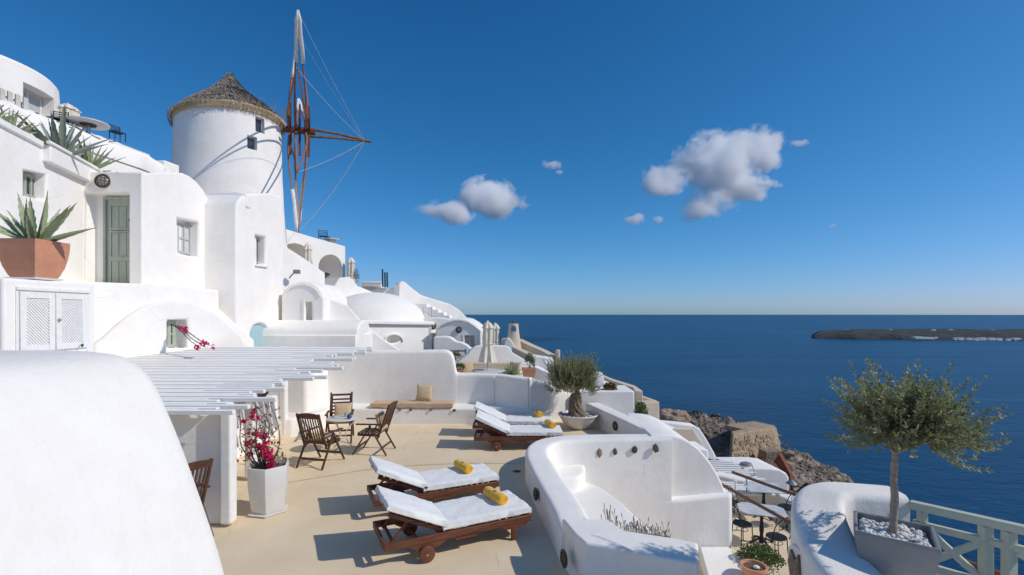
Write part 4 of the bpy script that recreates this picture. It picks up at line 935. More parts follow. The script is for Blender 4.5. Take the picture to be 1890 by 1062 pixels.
# axle and wheel
HB = V((-9.98, 22.5, 11.58)); ax = V((.916, .40, 0)).normalized(); bx_ = V((-ax.y, ax.x, 0)); UP = V((0, 0, 1))
mb = MB().tube([WC+V((0, 0, 11.5))+ax*1.3, HB+ax*.75], .15, 10); axle = build(mb, 'axle', WOODR, wm)
tipb = HB+ax*3.02+V((0, 0, -.08))
for z_, s_ in ((.12, 1), (-.22, -1)):
    build(MB().tube([HB+ax*.5+V((0, 0, z_)), HB+ax*1.8+V((0, 0, z_*.6)), tipb+V((0, 0, z_*.12))], [.075, .06, .05], 7), 'bowsprit', WOODOLD, wm)
build(MB().tube([tipb-ax*.22, tipb+ax*.28], .07, 7), 'bowsprit_tip', WOODOLD, wm)
tips = []
for k in range(8):
    th = radians(7+45*k); dr = (UP*cos(th)+bx_*sin(th)).normalized(); sd_ = dr.cross(ax).normalized(); r_ = 4.9
    tip = HB+dr*r_; tips.append(tip)
    sp = root('x', (0, 0, 0), '', '') if False else None
    for q, off in enumerate((-.36, .36) if k % 2 == 0 else (-.08, .34)):
        jit = rs.uniform(-.04, .04)
        pts = [HB+dr*.1+ax*off, HB+dr*1.4+ax*(off*1.05+jit), HB+dr*2.9+ax*(off*.62+jit), tip+ax*off*.08]
        pts = catm(pts, 4); rr_ = [.058-.032*i/(len(pts)-1) for i in range(len(pts))]
        spar = build(MB().tube(pts, rr_, 7), 'spar', WOODO, wm, smooth=True)
        if k in (0, 1, 7, 3, 4) and (q == 0 or k % 2 == 1):   # rolled sail round the outer half
            i0 = 7+(k % 3); ps = [p_+V((rs.uniform(-.02, .02), 0, rs.uniform(-.02, .02))) for p_ in pts[i0:]]
            sail = build(MB().tube([p_+ax*.02 for p_ in ps], [.07+.025*rs.random() if i < len(ps)-1 else .04 for i in range(len(ps))], 8), 'furled_sail', SAIL, spar, smooth=True)
    for off in (-.40, 0, .40):
        if (k+int(off*10)) % 2 == 0:
            build(MB().beam(HB+dr*.0+ax*(off+.09), HB+dr*1.25+ax*(off*.98+.09), -.085 if False else .085, .10, up=tuple(ax)), 'spar_brace', WOODR, wm)
for off in (-.36, 0, .38):
    build(MB().tube([HB+ax*(off-.06), HB+ax*(off+.06)], .2, 12), 'hub_disc', WOODR, wm)
for i, tp_ in enumerate(tips):
    sag = .35 if i in (3, 4, 2) else .12; pts = [tipb+(tp_-tipb)*t+V((0, 0, -sag*4*t*(1-t))) for t in [j/8 for j in range(9)]]
    build(MB().tube(pts, .007, 4), 'stay_rope', ROPE, wm)
# ================================================================== HOUSES RIGHT OF THE WINDMILL
a1 = root('arcade_house', P(580, 560, 25), 'white flat roofed building with two deep arches and cream parasols right of the windmill', 'house')
o, fk = facade('wall', [(500, 417), (523, 422), (580, 439), (637, 455), (637, 640), (500, 640)], (520, 22.0), (637, 27.8), 3.0, a1, holes=[(arch(None, 508, 577, 449, 640, 12, 488), 1.5), (arch(None, 588, 631, 470, 640, 12, 492), 1.4)], bevel=.05)
p = P(556, 448, 23.0); p = fk(556, 449, out=.35); parasol_closed('closed_parasol', (p.x, p.y, p.z), 2.0, .30, 'closed cream parasol in the left arch of the white arcade', p.z-2.8)
p = fk(634, 476, out=.45); parasol_closed('closed_parasol', (p.x, p.y, p.z), 1.75, .34, 'closed cream parasol at the right corner of the white arcade', p.z-2.5)
ra = root('round_roof_table', P(610, 446, 26.5), 'small round table on the flat roof of the arcade', 'table'); p = P(612, 443, 26.8)
build(MB().lathe([(0.0, 0), (.42, 0), (.42, .05), (0.0, .05)], p, 20), 'tabletop', METW, ra); build(MB().tube([p+V((0, 0, -.5)), p], .2, 10), 'pedestal', METW, ra)
a2 = root('stair_parapet', P(560, 600, 17), 'white wall with a sloping top below the arcade arches', 'wall')
o, fl_ = facade('wall', [(514, 445), (530, 457), (560, 476), (600, 504), (601, 560), (601, 650), (514, 650)], (518, 17.0), (601, 18.5), .5, a2, bevel=.04)
pl = MB(); 
sl_ = root('floodlight', fl_(531, 512, out=.1), 'small grey floodlight on the sloping white wall', 'lamp'); q = fl_(531, 514, out=.1)
build(MB().tube([q, q+V((.12, -.05, .12)), q+V((.25, -.1, .2))], .02, 5), 'bracket', METB, sl_); build(MB().box(q+V((.32, -.12, .22)), (.24, .16, .14), rz=.4), 'lamp_head', SLATE, sl_, bevel=.03)
a3 = root('arched_cellar', P(560, 640, 14), 'small white barrel vaulted cellar front with a narrow doorway', 'house')
o, fm_ = facade('wall', [(519, 650), (519, 548), (524, 536), (534, 527), (548, 521), (562, 519), (576, 522), (587, 530), (594, 541), (598, 552), (598, 650)], (519, 15.2), (598, 15.2), 2.2, a3, holes=[([(563, 557), (575, 557), (575, 640), (563, 640)], .35)], bevel=.06)
build(MB().extr([fm_(x, y, out=.03) for x, y in [(521, 556), (526, 540), (536, 531), (549, 526), (562, 524), (575, 528), (585, 535), (592, 547), (594, 560), (594, 650), (521, 650)]], -fm_.n*.028), 'front_panel', WHITE, a3, bevel=.01) if False else None
tr = MB()
for r0, r1 in ((0, 0),):
    pts = [fm_(x, y, out=.02) for x, y in [(522, 556), (527, 541), (537, 532), (549, 527), (562, 525), (575, 528.5), (585, 536), (592, 548)]]; tr.tube(pts, .02, 5)
build(tr, 'arch_moulding', WHITE, a3)
build(MB().extr([fm_(560, 553, out=.03), fm_(562, 553, out=.03), fm_(562, 640, out=.03), fm_(560, 640, out=.03)], -fm_.n*.04), 'door_trim', WHITE, a3)
a4 = root('barrel_tank', P(650, 640, 13), 'long low white barrel vault lying across behind the pergola slats', 'roof')
o, fn_ = facade('vault', [(661, 645), (661, 612), (662.5, 604), (666, 596), (672, 591), (677, 592), (681, 598), (684, 610), (686, 612), (686, 645)], (661, 14.5), (686, 16.3), 3.2, a4, bevel=.05, direction=V((-1, .0, 0)))
build(MB().box((-6.3, 15.3, 1.2), (3.3, 1.72, 2.36)), 'base', WHITE, a4, bevel=.04)
o, fo_ = facade('stair_wall', [(595, 548), (620, 556), (640, 563), (652, 576), (668, 594), (690, 612), (712, 630), (742, 648), (742, 670), (595, 670)], (595, 15.6), (742, 16.4), .35, root('sloping_wall', P(660, 640, 16.2), 'white stair wall descending to the right in front of the dome', 'wall'), bevel=.04)
o, fo2 = facade('wall', [(604, 560), (612, 545), (612, 530), (618, 527), (626, 513), (645, 511), (652, 517), (660, 528), (690, 540), (716, 550), (716, 600), (604, 600)], (604, 20), (716, 22), 2.0, root('terrace_block', P(650, 560, 20), 'white sculpted terrace block with sloping shoulders above the dome', 'wall'), bevel=.05)
a5 = root('domed_chapel', P(700, 640, 19), 'wide flattened white dome on a round drum with a cornice and an oval window', 'house')
dc = P(692, 600, 20.5)
mb = MB(); dp = [(2.15, 0), (2.13, .12)]+[(2.1*cos(a), 1.28*sin(a)+.1) for a in [i*pi/2/12 for i in range(0, 12)]]+[(0.0, 1.38)]
build(MB().lathe(dp, dc, 48, sx=1.0), 'dome', WHITE, a5, smooth=60)
o, fp_ = facade('wall', [(640, 600), (797, 600), (797, 665), (640, 665)], (640, 16.6), (797, 19.0), 4.0, a5, bevel=.06, holes=[([(715 + 12*cos(t_)+11, 627+7*sin(t_)) for t_ in [i*2*pi/14 for i in range(14)]], .3)])
o, fpc = facade('cornice', [(640, 590), (803, 594), (803, 601), (640, 599)], (640, 16.45), (803, 18.95), 4.3, a5, bevel=.05)
o, fpr = facade('side_wall', [(796, 601), (806, 602), (806, 660), (796, 660)], (796, 18.9), (806, 20.9), 2.0, a5, bevel=.02)
build(MB().extr([fpr(798, 615, out=.02), fpr(803, 615, out=.02), fpr(803, 655, out=.02), fpr(798, 655, out=.02)], -fpr.n*.05), 'door', GREYW, a5)
tr = MB().tube([fp_(726+17*cos(t_), 630+13*sin(t_), out=.02) for t_ in [pi+i*pi/12 for i in range(13)]], .05, 6); build(tr, 'window_moulding', WHITE, a5)
lp = fpr(801, 602, out=.02); cage_lamp(fp_(798, 602, out=.03), (.3, -1, 0), .13, 'round lamp at the corner of the domed building')
# upper right terraces, picket gate and stair
o, fq_ = facade('wall', [(716, 532), (743, 532), (743, 550), (760, 560), (760, 600), (700, 600), (700, 545)], (716, 22.5), (760, 22.5), 1.0, root('pier', P(730, 550, 22), 'square white pier beside the picket fence at the stair head', 'wall'), bevel=.04)
pk = root('picket_fence', P(690, 540, 24), 'cream picket fence and gate at the head of the far stairs', 'fence')
for i in range(12):
    p0 = P(671+i*3.6, 530+i*.6, 24.5); build(MB().box((p0.x, p0.y, p0.z-.2), (.07, .03, .62)), 'picket', SLATB, pk)
for i in range(6):
    p0 = P(692+i*3.6, 540, 23.6); build(MB().box((p0.x, p0.y, p0.z-.25), (.06, .03, .4)), 'picket', SLATB, pk)
build(MB().beam(P(668, 523, 24.4), P(705, 523, 24.4), .05, .07), 'rail', SLATB, pk); build(MB().beam(P(690, 536, 23.5), P(716, 538, 23.5), .05, .07), 'rail', SLATB, pk)
build(MB().box(P(688, 527, 24.9), (1.0, .5, .35)), 'gate_block', WHITE, pk, bevel=.05)
for i, (px, y0, y1, lab) in enumerate([(706.5, 530, 497, 'tall thin dark post standing above the picket fence'), (711, 530, 503, 'thin forked dark post, middle of the three above the picket fence'), (715, 530, 503, 'thin dark post nearest the square white pier')]):
    tag(build(MB().tube([P(px, y0, 23.8), P(px-.5, y1, 23.8)], .04, 5), 'post', METB), lab, 'post')
o, fr_ = facade('wall', [(736, 600), (736, 525), (741, 519), (748, 521), (762, 533), (778, 545), (800, 552), (830, 561), (848, 572), (862, 586), (876, 597), (895, 608), (895, 640), (736, 640)], (736, 22), (895, 25), .5, root('stair_balustrade', P(800, 600, 23), 'curving white balustrade wall descending along the far stairs', 'wall'), bevel=.05)
stp = root('far_stairs', P(800, 590, 21), 'flight of white steps beside the curving balustrade with thin white posts', 'stairs')
for i in range(6):
    p0 = P(772+i*9.5, 561+i*5.2, 21.6); p1 = P(790+i*10.5, 561+i*5.2, 21.6)
    build(MB().box(((p0.x+p1.x)/2-.2, 21.9+i*.0, p0.z-.6), (p1.x-p0.x+.35, .9-i*.02, 1.2)), 'step', WHITE, stp, bevel=.02, seg=1)
for px, y0, y1 in [(782, 568, 585), (797.5, 568, 585)]: build(MB().tube([P(px, y1, 20.9), P(px, y0, 20.9)], .035, 6), 'post', METW, stp)
build(MB().tube([P(781, 573, 20.9), P(800, 584, 20.9)], .03, 5), 'handrail', METW, stp)
o, ft_ = facade('wall', [(770, 586), (808, 586), (840, 590), (840, 620), (770, 620)], (770, 20.4), (840, 20.4), .4, root('low_roof', P(800, 600, 20.4), 'low white roof edge below the far stairs', 'roof'), bevel=.05)
a6 = root('small_vault_house', P(850, 640, 18.5), 'small white vaulted house with a round lamp above its cream framed window', 'house')
o, fv_ = facade('wall', [(804, 655), (804, 607), (812, 600), (824, 593), (838, 588), (850, 587.5), (862, 590), (874, 597), (884, 605), (889, 609), (889, 655)], (804, 18.6), (889, 18.6), 3.2, a6, holes=[([(857, 620), (876, 620), (876, 645), (857, 645)], .3)], bevel=.05)
tr = MB().tube([fv_(x, y, out=.03) for x, y in [(806, 608), (815, 600), (826, 595), (840, 591), (852, 591), (864, 594), (876, 602), (887, 611), (887, 640)]], .04, 5); build(tr, 'roof_moulding', WHITE, a6)
window(fv_, 858, 621, 870, 645, -.16, a6, SLATB, glass=CURT, cols=1, rows=1, fw=.1)
build(MB().extr([fv_(854, 617, out=.02), fv_(856, 617, out=.02), fv_(856, 645, out=.02), fv_(854, 645, out=.02)], -fv_.n*.03), 'window_trim', WHITE, a6)
cage_lamp(fv_(847, 609, out=.02), (0, -1, 0), .11, 'round dark lamp in the gable of the small vaulted house')
def wavy(name, tops, A, B, th, label, m=WHITE, cat='wall', yb=720, bevel=.07):
    c = catm([V((x, y, 0)) for x, y in tops], 4); r_ = root(name, P(tops[0][0], yb, A[1]), label, cat)
    return facade('wall', [(v.x, v.y) for v in c]+[(tops[-1][0], yb), (tops[0][0], yb)], A, B, th, r_, m=m, bevel=bevel)
wavy('wavy_wall', [(800, 622), (815, 621), (830, 622), (842, 630), (852, 632), (862, 637), (868, 642), (885, 650)], (800, 17.2), (885, 17.2), .35, 'white garden wall with a wavy top in front of the small vaulted house')
wavy('wavy_wall', [(843, 672), (850, 665), (862, 655), (870, 646), (882, 639), (905, 638), (938, 640), (945, 650), (958, 658), (968, 664), (980, 671), (992, 690)], (843, 15.9), (992, 16.4), .35, 'white scalloped wall behind the closed parasol and the built in sofa')
wavy('wavy_wall', [(880, 600), (892, 604), (900, 612), (905, 640)], (880, 21), (905, 21), .4, 'thin white wall strip behind the big closed parasol')
wavy('wavy_wall', [(930, 640), (936, 624), (944, 630), (955, 652), (960, 668)], (930, 18.5), (960, 18.5), .4, 'white wall end beside the smaller closed parasol', bevel=.05)
# blue plank table with plants in the gap
bt = root('plank_rack', P(845, 660, 15), 'blue ended grey rack in the gap between the white walls', 'rack')
build(MB().beam(P(820, 648, 16.2), P(859, 648, 16.2), .12, .05), 'shelf', SLATE, bt); build(MB().beam(P(859, 653, 16.2), P(859, 645, 16.2), .05, .05), 'blue_end', BLUEF, bt); build(MB().beam(P(819, 651, 16.2), P(819, 646, 16.2), .05, .05), 'blue_end', BLUEF, bt)
# neighbours' terrace
nt_ = MB().prism([(-1.6, 14.2), (1.2, 14.2), (1.4, 16.2), (-1.9, 16.2)], -.5, .75); tag(build(nt_, 'upper_patio', WHITE), kind='structure')
sofa = root('built_in_sofa', P(905, 690, 15.5), 'long cream cushioned bench behind the closed parasol', 'sofa')
o, _ = facade('backrest', [(854, 672), (864, 669), (950, 669), (955, 674), (955, 700), (854, 700)], (854, 15.6), (955, 15.6), .22, sofa, m=CREAM, bevel=.05)
o, _ = facade('seat', [(862, 686), (950, 686), (950, 706), (862, 706)], (862, 15.3), (950, 15.3), .3, sofa, m=CREAM, bevel=.04)
for px, lab in [(863, 'cream scatter cushion at the left end of the built in sofa'), (950, 'cream scatter cushion at the right end of the built in sofa')]:
    p = P(px, 680, 15.25); tag(build(pillow(MB(), p, .42, .16, Matrix.Rotation(.5 if px < 900 else -.5, 3, 'Z')@Matrix.Rotation(radians(75), 3, 'X')), 'cushion', TANP, smooth=True), lab, 'cushion')
rt = root('white_round_table', P(901, 700, 14.6), 'round white table round the pole of the big closed parasol', 'table'); p = P(901, 686, 14.6)
build(MB().lathe([(0.0, 0), (.48, 0), (.5, .02), (.48, .04), (0.0, .04)], p, 30), 'tabletop', METW, rt); build(MB().tube([p+V((0, 0, -.6)), p], .04, 8), 'leg', METW, rt)
p = P(900, 593.5, 14.6); parasol_closed('closed_parasol', (p.x, p.y, p.z), 1.22, .25, 'big closed cream parasol standing in the round white table', p.z-2.3)
p = P(914, 597, 19.0); parasol_closed('closed_parasol', (p.x, p.y, p.z), 1.25, .25, 'smaller closed parasol just right of and behind the big one', p.z-1.8)
ch = root('chimney', P(948, 650, 19), 'rounded beige plaster chimney with arched openings above the sea', 'chimney'); p = P(948, 598, 19)
o = build(MB().lathe([(.36, -1.25), (.27, -.7), (.22, -.35), (.195, -.12), (.19, 0), (0.0, .02)], p, 16, wob=.03), 'stack', BEIGEP, ch, smooth=50)
boolean(o, [MB().extr([p+V((x, -.6, z)) for x, z in [(-.10, -.30), (-.10, -.15), (-.05, -.08), (.05, -.08), (.10, -.15), (.10, -.30)]], (0, 1.2, 0))])
o.data.shade_smooth(); o.data.set_sharp_from_angle(angle=radians(40))
build(MB().ball(p+V((0, 0, .05)), .07, 1), 'cap_stone', STONED, ch)
def ribbon(name, pts, th, drop, label, m=BEIGEP, cat='wall', bevel=.04, kind=None):
    """low wall following (px, py, Y) top points, extending drop metres down"""
    W3 = [P(a, b, c) for a, b, c in pts]; mb = MB(); n = len(W3)
    for i, w_ in enumerate(W3):
        d_ = (W3[min(i+1, n-1)]-W3[max(i-1, 0)]); d_.z = 0; d_.normalize(); nn = V((-d_.y, d_.x, 0))*th
        mb.v += [w_, w_+nn, w_+nn-V((0, 0, drop)), w_-V((0, 0, drop))]
    for i in range(n-1):
        for j in range(4): a = i*4+j; b = i*4+(j+1) % 4; mb.f.append((a, b, b+4, a+4))
    mb.f += [(0, 1, 2, 3), tuple((n-1)*4+j for j in (3, 2, 1, 0))]
    o = build(mb, name, m, bevel=bevel, seg=3); tag(o, label, cat); return o
ribbon('beige_parapet', [(952, 626, 19.5), (975, 637, 19.0), (1000, 648, 18.6), (1018, 658, 18.2), (1020, 660, 18.2)], .35, .35, 'upper beige parapet sloping down to the right of the chimney')
ribbon('beige_parapet', [(925, 625, 20.5), (950, 625, 20.4)], .5, 1.0, 'short beige wall just left of the chimney')
ribbon('beige_parapet', [(944, 640, 17.8), (970, 652, 17.4), (988, 661, 17.2)], .35, .4, 'lower beige parapet nearest the chimney foot')
ribbon('beige_roof', [(985, 656, 17.6), (1020, 662, 17.6), (1022, 668, 17.6)], .5, .6, 'pale box end of the sloping parapets', m=WHITE)
tag(build(MB().box(P(998, 670, 16.8), (.40, .4, .45)), 'white_cube', WHITE, bevel=.04), 'small white cube shaped block beside the potted young tree', 'block')
o = build(MB().prism([(-.2, 17.2), (1.6, 16.6), (3.6, 15.4), (3.6, 18.5), (-.2, 19.5)], -6, [1.45, 1.25, .2, .2, 1.35]), 'blue_grey_roof', GREYW); tag(o, 'flat grey blue roof strip between the beige parapets and the potted tree', 'roof')
ribbon('white_parapet', [(985, 676, 15.4), (1015, 690, 15.2), (1035, 700, 15.0), (1062, 715, 14.9)], .3, .9, 'white parapet descending behind the big olive bowl', m=WHITE)
ribbon('white_parapet', [(972, 700, 14.6), (1000, 708, 14.6), (1040, 724, 14.5)], .4, 1.5, 'white ledge under the terracotta pot with the young tree', m=WHITE)
ribbon('beige_parapet', [(1080, 682, 17.5), (1100, 690, 17.3), (1130, 702, 17.0), (1168, 714, 16.8), (1171, 722, 16.6)], .3, 1.6, 'beige parapet descending right of the big olive')
ribbon('white_parapet', [(1095, 697, 16.0), (1120, 706, 16.0), (1150, 722, 15.9)], .3, 1.4, 'white parapet behind the geranium bed', m=WHITE)
ribbon('beige_wall', [(1172, 727, 17.0), (1190, 733, 17.0), (1216, 742, 17.0)], .25, 1.2, 'beige box wall at the right end of the village')
ribbon('beige_wall', [(1187, 744, 15.6), (1217, 742, 15.8), (1218, 790, 15.8)], .4, 2.4, 'beige gable wall above the rocks')
ribbon('small_chimney', [(1026, 646, 18.2), (1034, 646, 18.2)], .2, 1.0, 'small beige chimney stub showing over the olive crown', cat='chimney')
# curved stair parapets right of the court
ribbon('white_parapet', [(1172, 770, 12.8), (1195, 780, 12.6), (1228, 796, 12.2), (1229, 800, 12.2)], .5, 2.0, 'white parapet running down behind the curved court wall', m=WHITE)
o, _f = facade('wall', [(1216, 779), (1250, 782), (1282, 786), (1292, 792), (1305, 812), (1318, 835), (1324, 848), (1318, 850), (1300, 845), (1216, 845)], (1216, 14.0), (1324, 14.0), .35, root('curved_stair_wall', P(1270, 850, 14), 'white curved stair wall dropping to the lower terrace, with a sand coloured panel inside', 'wall'), bevel=.04)
o2, _f2 = facade('sand_panel', [(1232, 792), (1278, 793), (1295, 820), (1298, 842), (1232, 842)], (1232, 13.95), (1298, 13.95), .05, o.parent, m=FLOOR, bevel=0)
o, _f = facade('wall', [(1280, 829), (1302, 829), (1308, 832), (1308, 870), (1280, 870)], (1280, 12.6), (1308, 12.6), .8, root('white_pier', P(1295, 870, 12.6), 'small white square pier at the foot of the curved stair wall', 'wall'), bevel=.04)
# lower roof and white slatted awning below
lr = root('lower_house', P(1400, 890, 15), 'white flat roofed house below the terrace, in front of the rocks', 'house')
o, _f = facade('wall', [(1352, 864), (1420, 864), (1440, 867), (1452, 874), (1457, 882), (1457, 930), (1352, 930)], (1352, 15.0), (1457, 15.0), 1.2, lr, bevel=.06, direction=V((-.1, 1, 0)))
la = root('slatted_awning', P(1350, 880, 14), 'white slatted awning beyond the brown handrails', 'pergola')
for i in range(16):
    a = P(1300, 851+i*4.0, 15.5-i*.22); b = P(1352+i*5.2+(i % 3)*9, 853+i*4.0, 15.4-i*.22)
    build(MB().beam(a, b, .13, .03), 'slat', PAINTW, la)
# ================================================================== FURNITURE ON THE TERRACE
LN, LW = 1.96, .74
def towel_at(x, y, z, rz, label):
    t = root('rolled_towel', (x, y, z), label, 'towel', 'rolled yellow towels on the loungers', rz=rz); OFF[t.name] = V(); r = .078; L_ = .43
    mb = MB(); n = 28; k = 26   # body along local Y
    for i in range(k+1):
        y_ = -L_/2+L_*i/k; e = 1-.12*max(0, abs(y_)/(L_/2)-.85)/.15
        for j in range(n):
            a = 2*pi*j/n; rr_ = r*e*(1+.035*noise.noise(V((cos(a)*3, sin(a)*3, y_*14)))-(.06 if .15 < (a/(2*pi)) % 1 < .19 else 0)); mb.v.append(V((rr_*cos(a), y_, r+rr_*sin(a)*.94)))
    for i in range(k):
        for j in range(n): a = i*n+j; b = i*n+(j+1) % n; mb.f.append((a, b, b+n, a+n))
    mb.f.append(tuple(range(n))); mb.f.append(tuple(k*n+j for j in range(n)))
    build(mb, 'roll', YEL, t, smooth=60)
    for s_ in (-1, 1):
        sp = MB().tube([V(((r*.86*(1-i/44))*cos(i*.42), s_*(L_/2+.002), r+(r*.86*(1-i/44))*.94*sin(i*.42))) for i in range(40)], .0055, 5)
        build(sp, 'spiral_end', YEL, t)
    bd = MB(); 
    for u, v, w_, h_ in ((0, 0, .020, .03),):
        k_ = 12; c_ = []
        for i in range(k_): a = 2*pi*i/k_; yy = -.02+.03*cos(a)*(1 if cos(a) > 0 else .8); th = radians(104)+.30*sin(a); c_.append(V((1.035*r*cos(th), yy, r+1.035*r*.94*sin(th))))
        bd.add(c_, [tuple(range(k_))])
    build(bd, 'badge', LOGO, t, fix=False); return t
def make_lounger():
    t = lroot('sun_lounger', '', 'lounger', 'wooden sun loungers on the terrace')
    zt = .30; rh = .085
    for y_, nm in ((.02, 'side_rail'), (LW-.02, 'side_rail')): build(MB().box((LN/2, y_, zt-rh/2), (LN, .035, rh)), nm, WOODR, t, bevel=.006)
    for x_ in (.0175, LN-.0175): build(MB().box((x_, LW/2, zt-rh/2), (.035, LW-.077, rh-.006)), 'end_rail', WOODR, t, bevel=.005)
    build(MB().box((.72, LW/2, zt-.05), (.05, LW-.08, .045)), 'cross_rail', WOODR, t)
    for i in range(12): build(MB().box((.80+i*.095, LW/2, zt-.004), (.062, LW-.09, .018)), 'slat', WOODR, t)
    # raised backrest, hinged at x=.73
    ang = radians(25); hx, hz = .735, zt+.005; dx, dz = -cos(ang), sin(ang)
    for y_ in (.075, LW-.075): build(MB().beam((hx, y_, hz), (hx+dx*.74, y_, hz+dz*.74), .035, .045, up=(-dz, 0, -dx)), 'back_rail', WOODR, t)
    for i in range(7):
        q = .06+i*.105; c_ = V((hx+dx*q, LW/2, hz+dz*q+.026)); build(MB().box(c_, (.062, LW-.16, .016), M=Matrix.Rotation(ang, 3, 'Y')), 'back_slat', WOODR, t)
    # prop of the backrest
    for y_ in (.14, LW-.14): build(MB().beam((hx+dx*.46, y_, hz+dz*.46-.02), (.10, y_, zt-.06), .022, .03), 'prop', WOODR, t)
    build(MB().box((.13, LW/2, zt-.05), (.03, LW-.08, .035)), 'prop_rest', WOODR, t)
    for y_ in (.03, LW-.03):
        build(MB().box((LN-.26, y_, .125), (.07, .045, .25)), 'leg', WOODR, t, bevel=.012)
        mb = MB().extr([(LN-.46, y_-.02, zt-rh), (LN-.05, y_-.02, zt-rh), (LN-.10, y_-.02, zt-rh-.055), (LN-.38, y_-.02, zt-rh-.055)], (0, .04, 0)); build(mb, 'bracket', WOODR, t)
        mb = MB().extr([(.28, y_-.02, zt-rh), (.78, y_-.02, zt-rh), (.66, y_-.02, zt-rh-.075), (.40, y_-.02, zt-rh-.075)], (0, .04, 0)); build(mb, 'bracket', WOODR, t)
    build(MB().tube([(.50, -.045, .105), (.50, LW+.045, .105)], .016, 8), 'axle', WOODR, t)
    for y_ in (-.035, LW+.035):
        w_ = MB(); 
        n = 36
        for s_, yy, rr_ in ((0, -.022, .094), (1, -.018, .100), (2, .018, .100), (3, .022, .094)):
            for j in range(n): a = 2*pi*j/n; w_.v.append(V((.50+rr_*cos(a), y_+yy, .102+rr_*sin(a))))
        for s_ in range(3):
            for j in range(n): a = s_*n+j; b = s_*n+(j+1) % n; w_.f.append((a, b, b+n, a+n))
        w_.f.append(tuple(range(n))); w_.f.append(tuple(range(3*n, 4*n))); wh = build(w_, 'wheel', WOODR, t, smooth=40)
        build(MB().tube([(.50, y_-.03, .102), (.50, y_+.03, .102)], .014, 10), 'hub', STEEL, wh)
    build(MB().box((LN*.52, .0, zt-rh-.018), (.30, .03, .022)), 'handle_bar', WOODR, t)
    # cushions
    th = .10
    c1 = cushion(MB(), (.735+(LN-.735)/2-.005, LW/2, zt+.012+th/2), (LN-.725, LW-.01, th), 0, (26, 14), .55, edge=.30)
    a1_ = build(c1, 'seat_cushion', CUSH, t, smooth=70)
    Lb = .82; cen = V((hx+dx*(Lb/2-.01)-dz*0, LW/2, hz+dz*(Lb/2-.01)))+V((dz, 0, -dx))*(.04+th/2)
    c2 = cushion(MB(), cen, (Lb, LW-.01, th), 0, (18, 14), .55, M=Matrix.Rotation(ang, 3, 'Y'), edge=.30)
    a2_ = build(c2, 'back_cushion', CUSH, t, smooth=70)
    def pipe(c_, L_, W_, M, par):
        for s_ in (-1,):
            pts = [c_+M@V((u*L_/2, v*W_/2, s_*th*.28)) for u, v in [(-1, -.96), (-.97, -1), (0, -1.01), (.97, -1), (1, -.96), (1.005, 0), (1, .96), (.97, 1), (0, 1.01), (-.97, 1), (-1, .96), (-1.005, 0), (-1, -.96)]]
            build(MB().tube(pts, .005, 5), 'piping', CUSHE, par)
    pipe(V((.735+(LN-.735)/2-.005, LW/2, zt+.012+th/2)), LN-.725, LW-.01, Matrix.Identity(3), a1_); pipe(cen, Lb, LW-.01, Matrix.Rotation(ang, 3, 'Y'), a2_)
    return t
L0 = make_lounger()
lspots = [((-1.49, 5.64), radians(26.3), 'nearest wooden sun lounger with a white cushion and yellow towel, wheel towards the camera'),
          ((-1.98, 6.96), radians(25.1), 'wooden sun lounger right behind the nearest one, white cushion and yellow towel'),
          ((-.84, 10.60), radians(.5), 'third wooden sun lounger from the camera, its foot behind the curved parapet'),
          ((-.96, 11.72), radians(0.0), 'farthest wooden sun lounger, behind the third one and nearest the olive bowl')]
tw = [(1.60, .40, radians(8), 'yellow rolled towel on the nearest lounger'), (1.50, .44, radians(8), 'yellow rolled towel on the second lounger from the camera'),
      (1.72, .48, radians(14), 'yellow rolled towel on the third lounger from the camera'), (1.62, .52, radians(14), 'yellow rolled towel on the farthest lounger')]
for i, ((x, y), a, lab) in enumerate(lspots):
    o = L0 if i == 0 else copy_tree(L0, label=lab)
    o['label'] = lab; place(o, (x, y, 0), a)
    u, v, dr_, tl = tw[i]; towel_at(x+u*cos(a)-v*sin(a), y+u*sin(a)+v*cos(a), .405, a+dr_, tl)

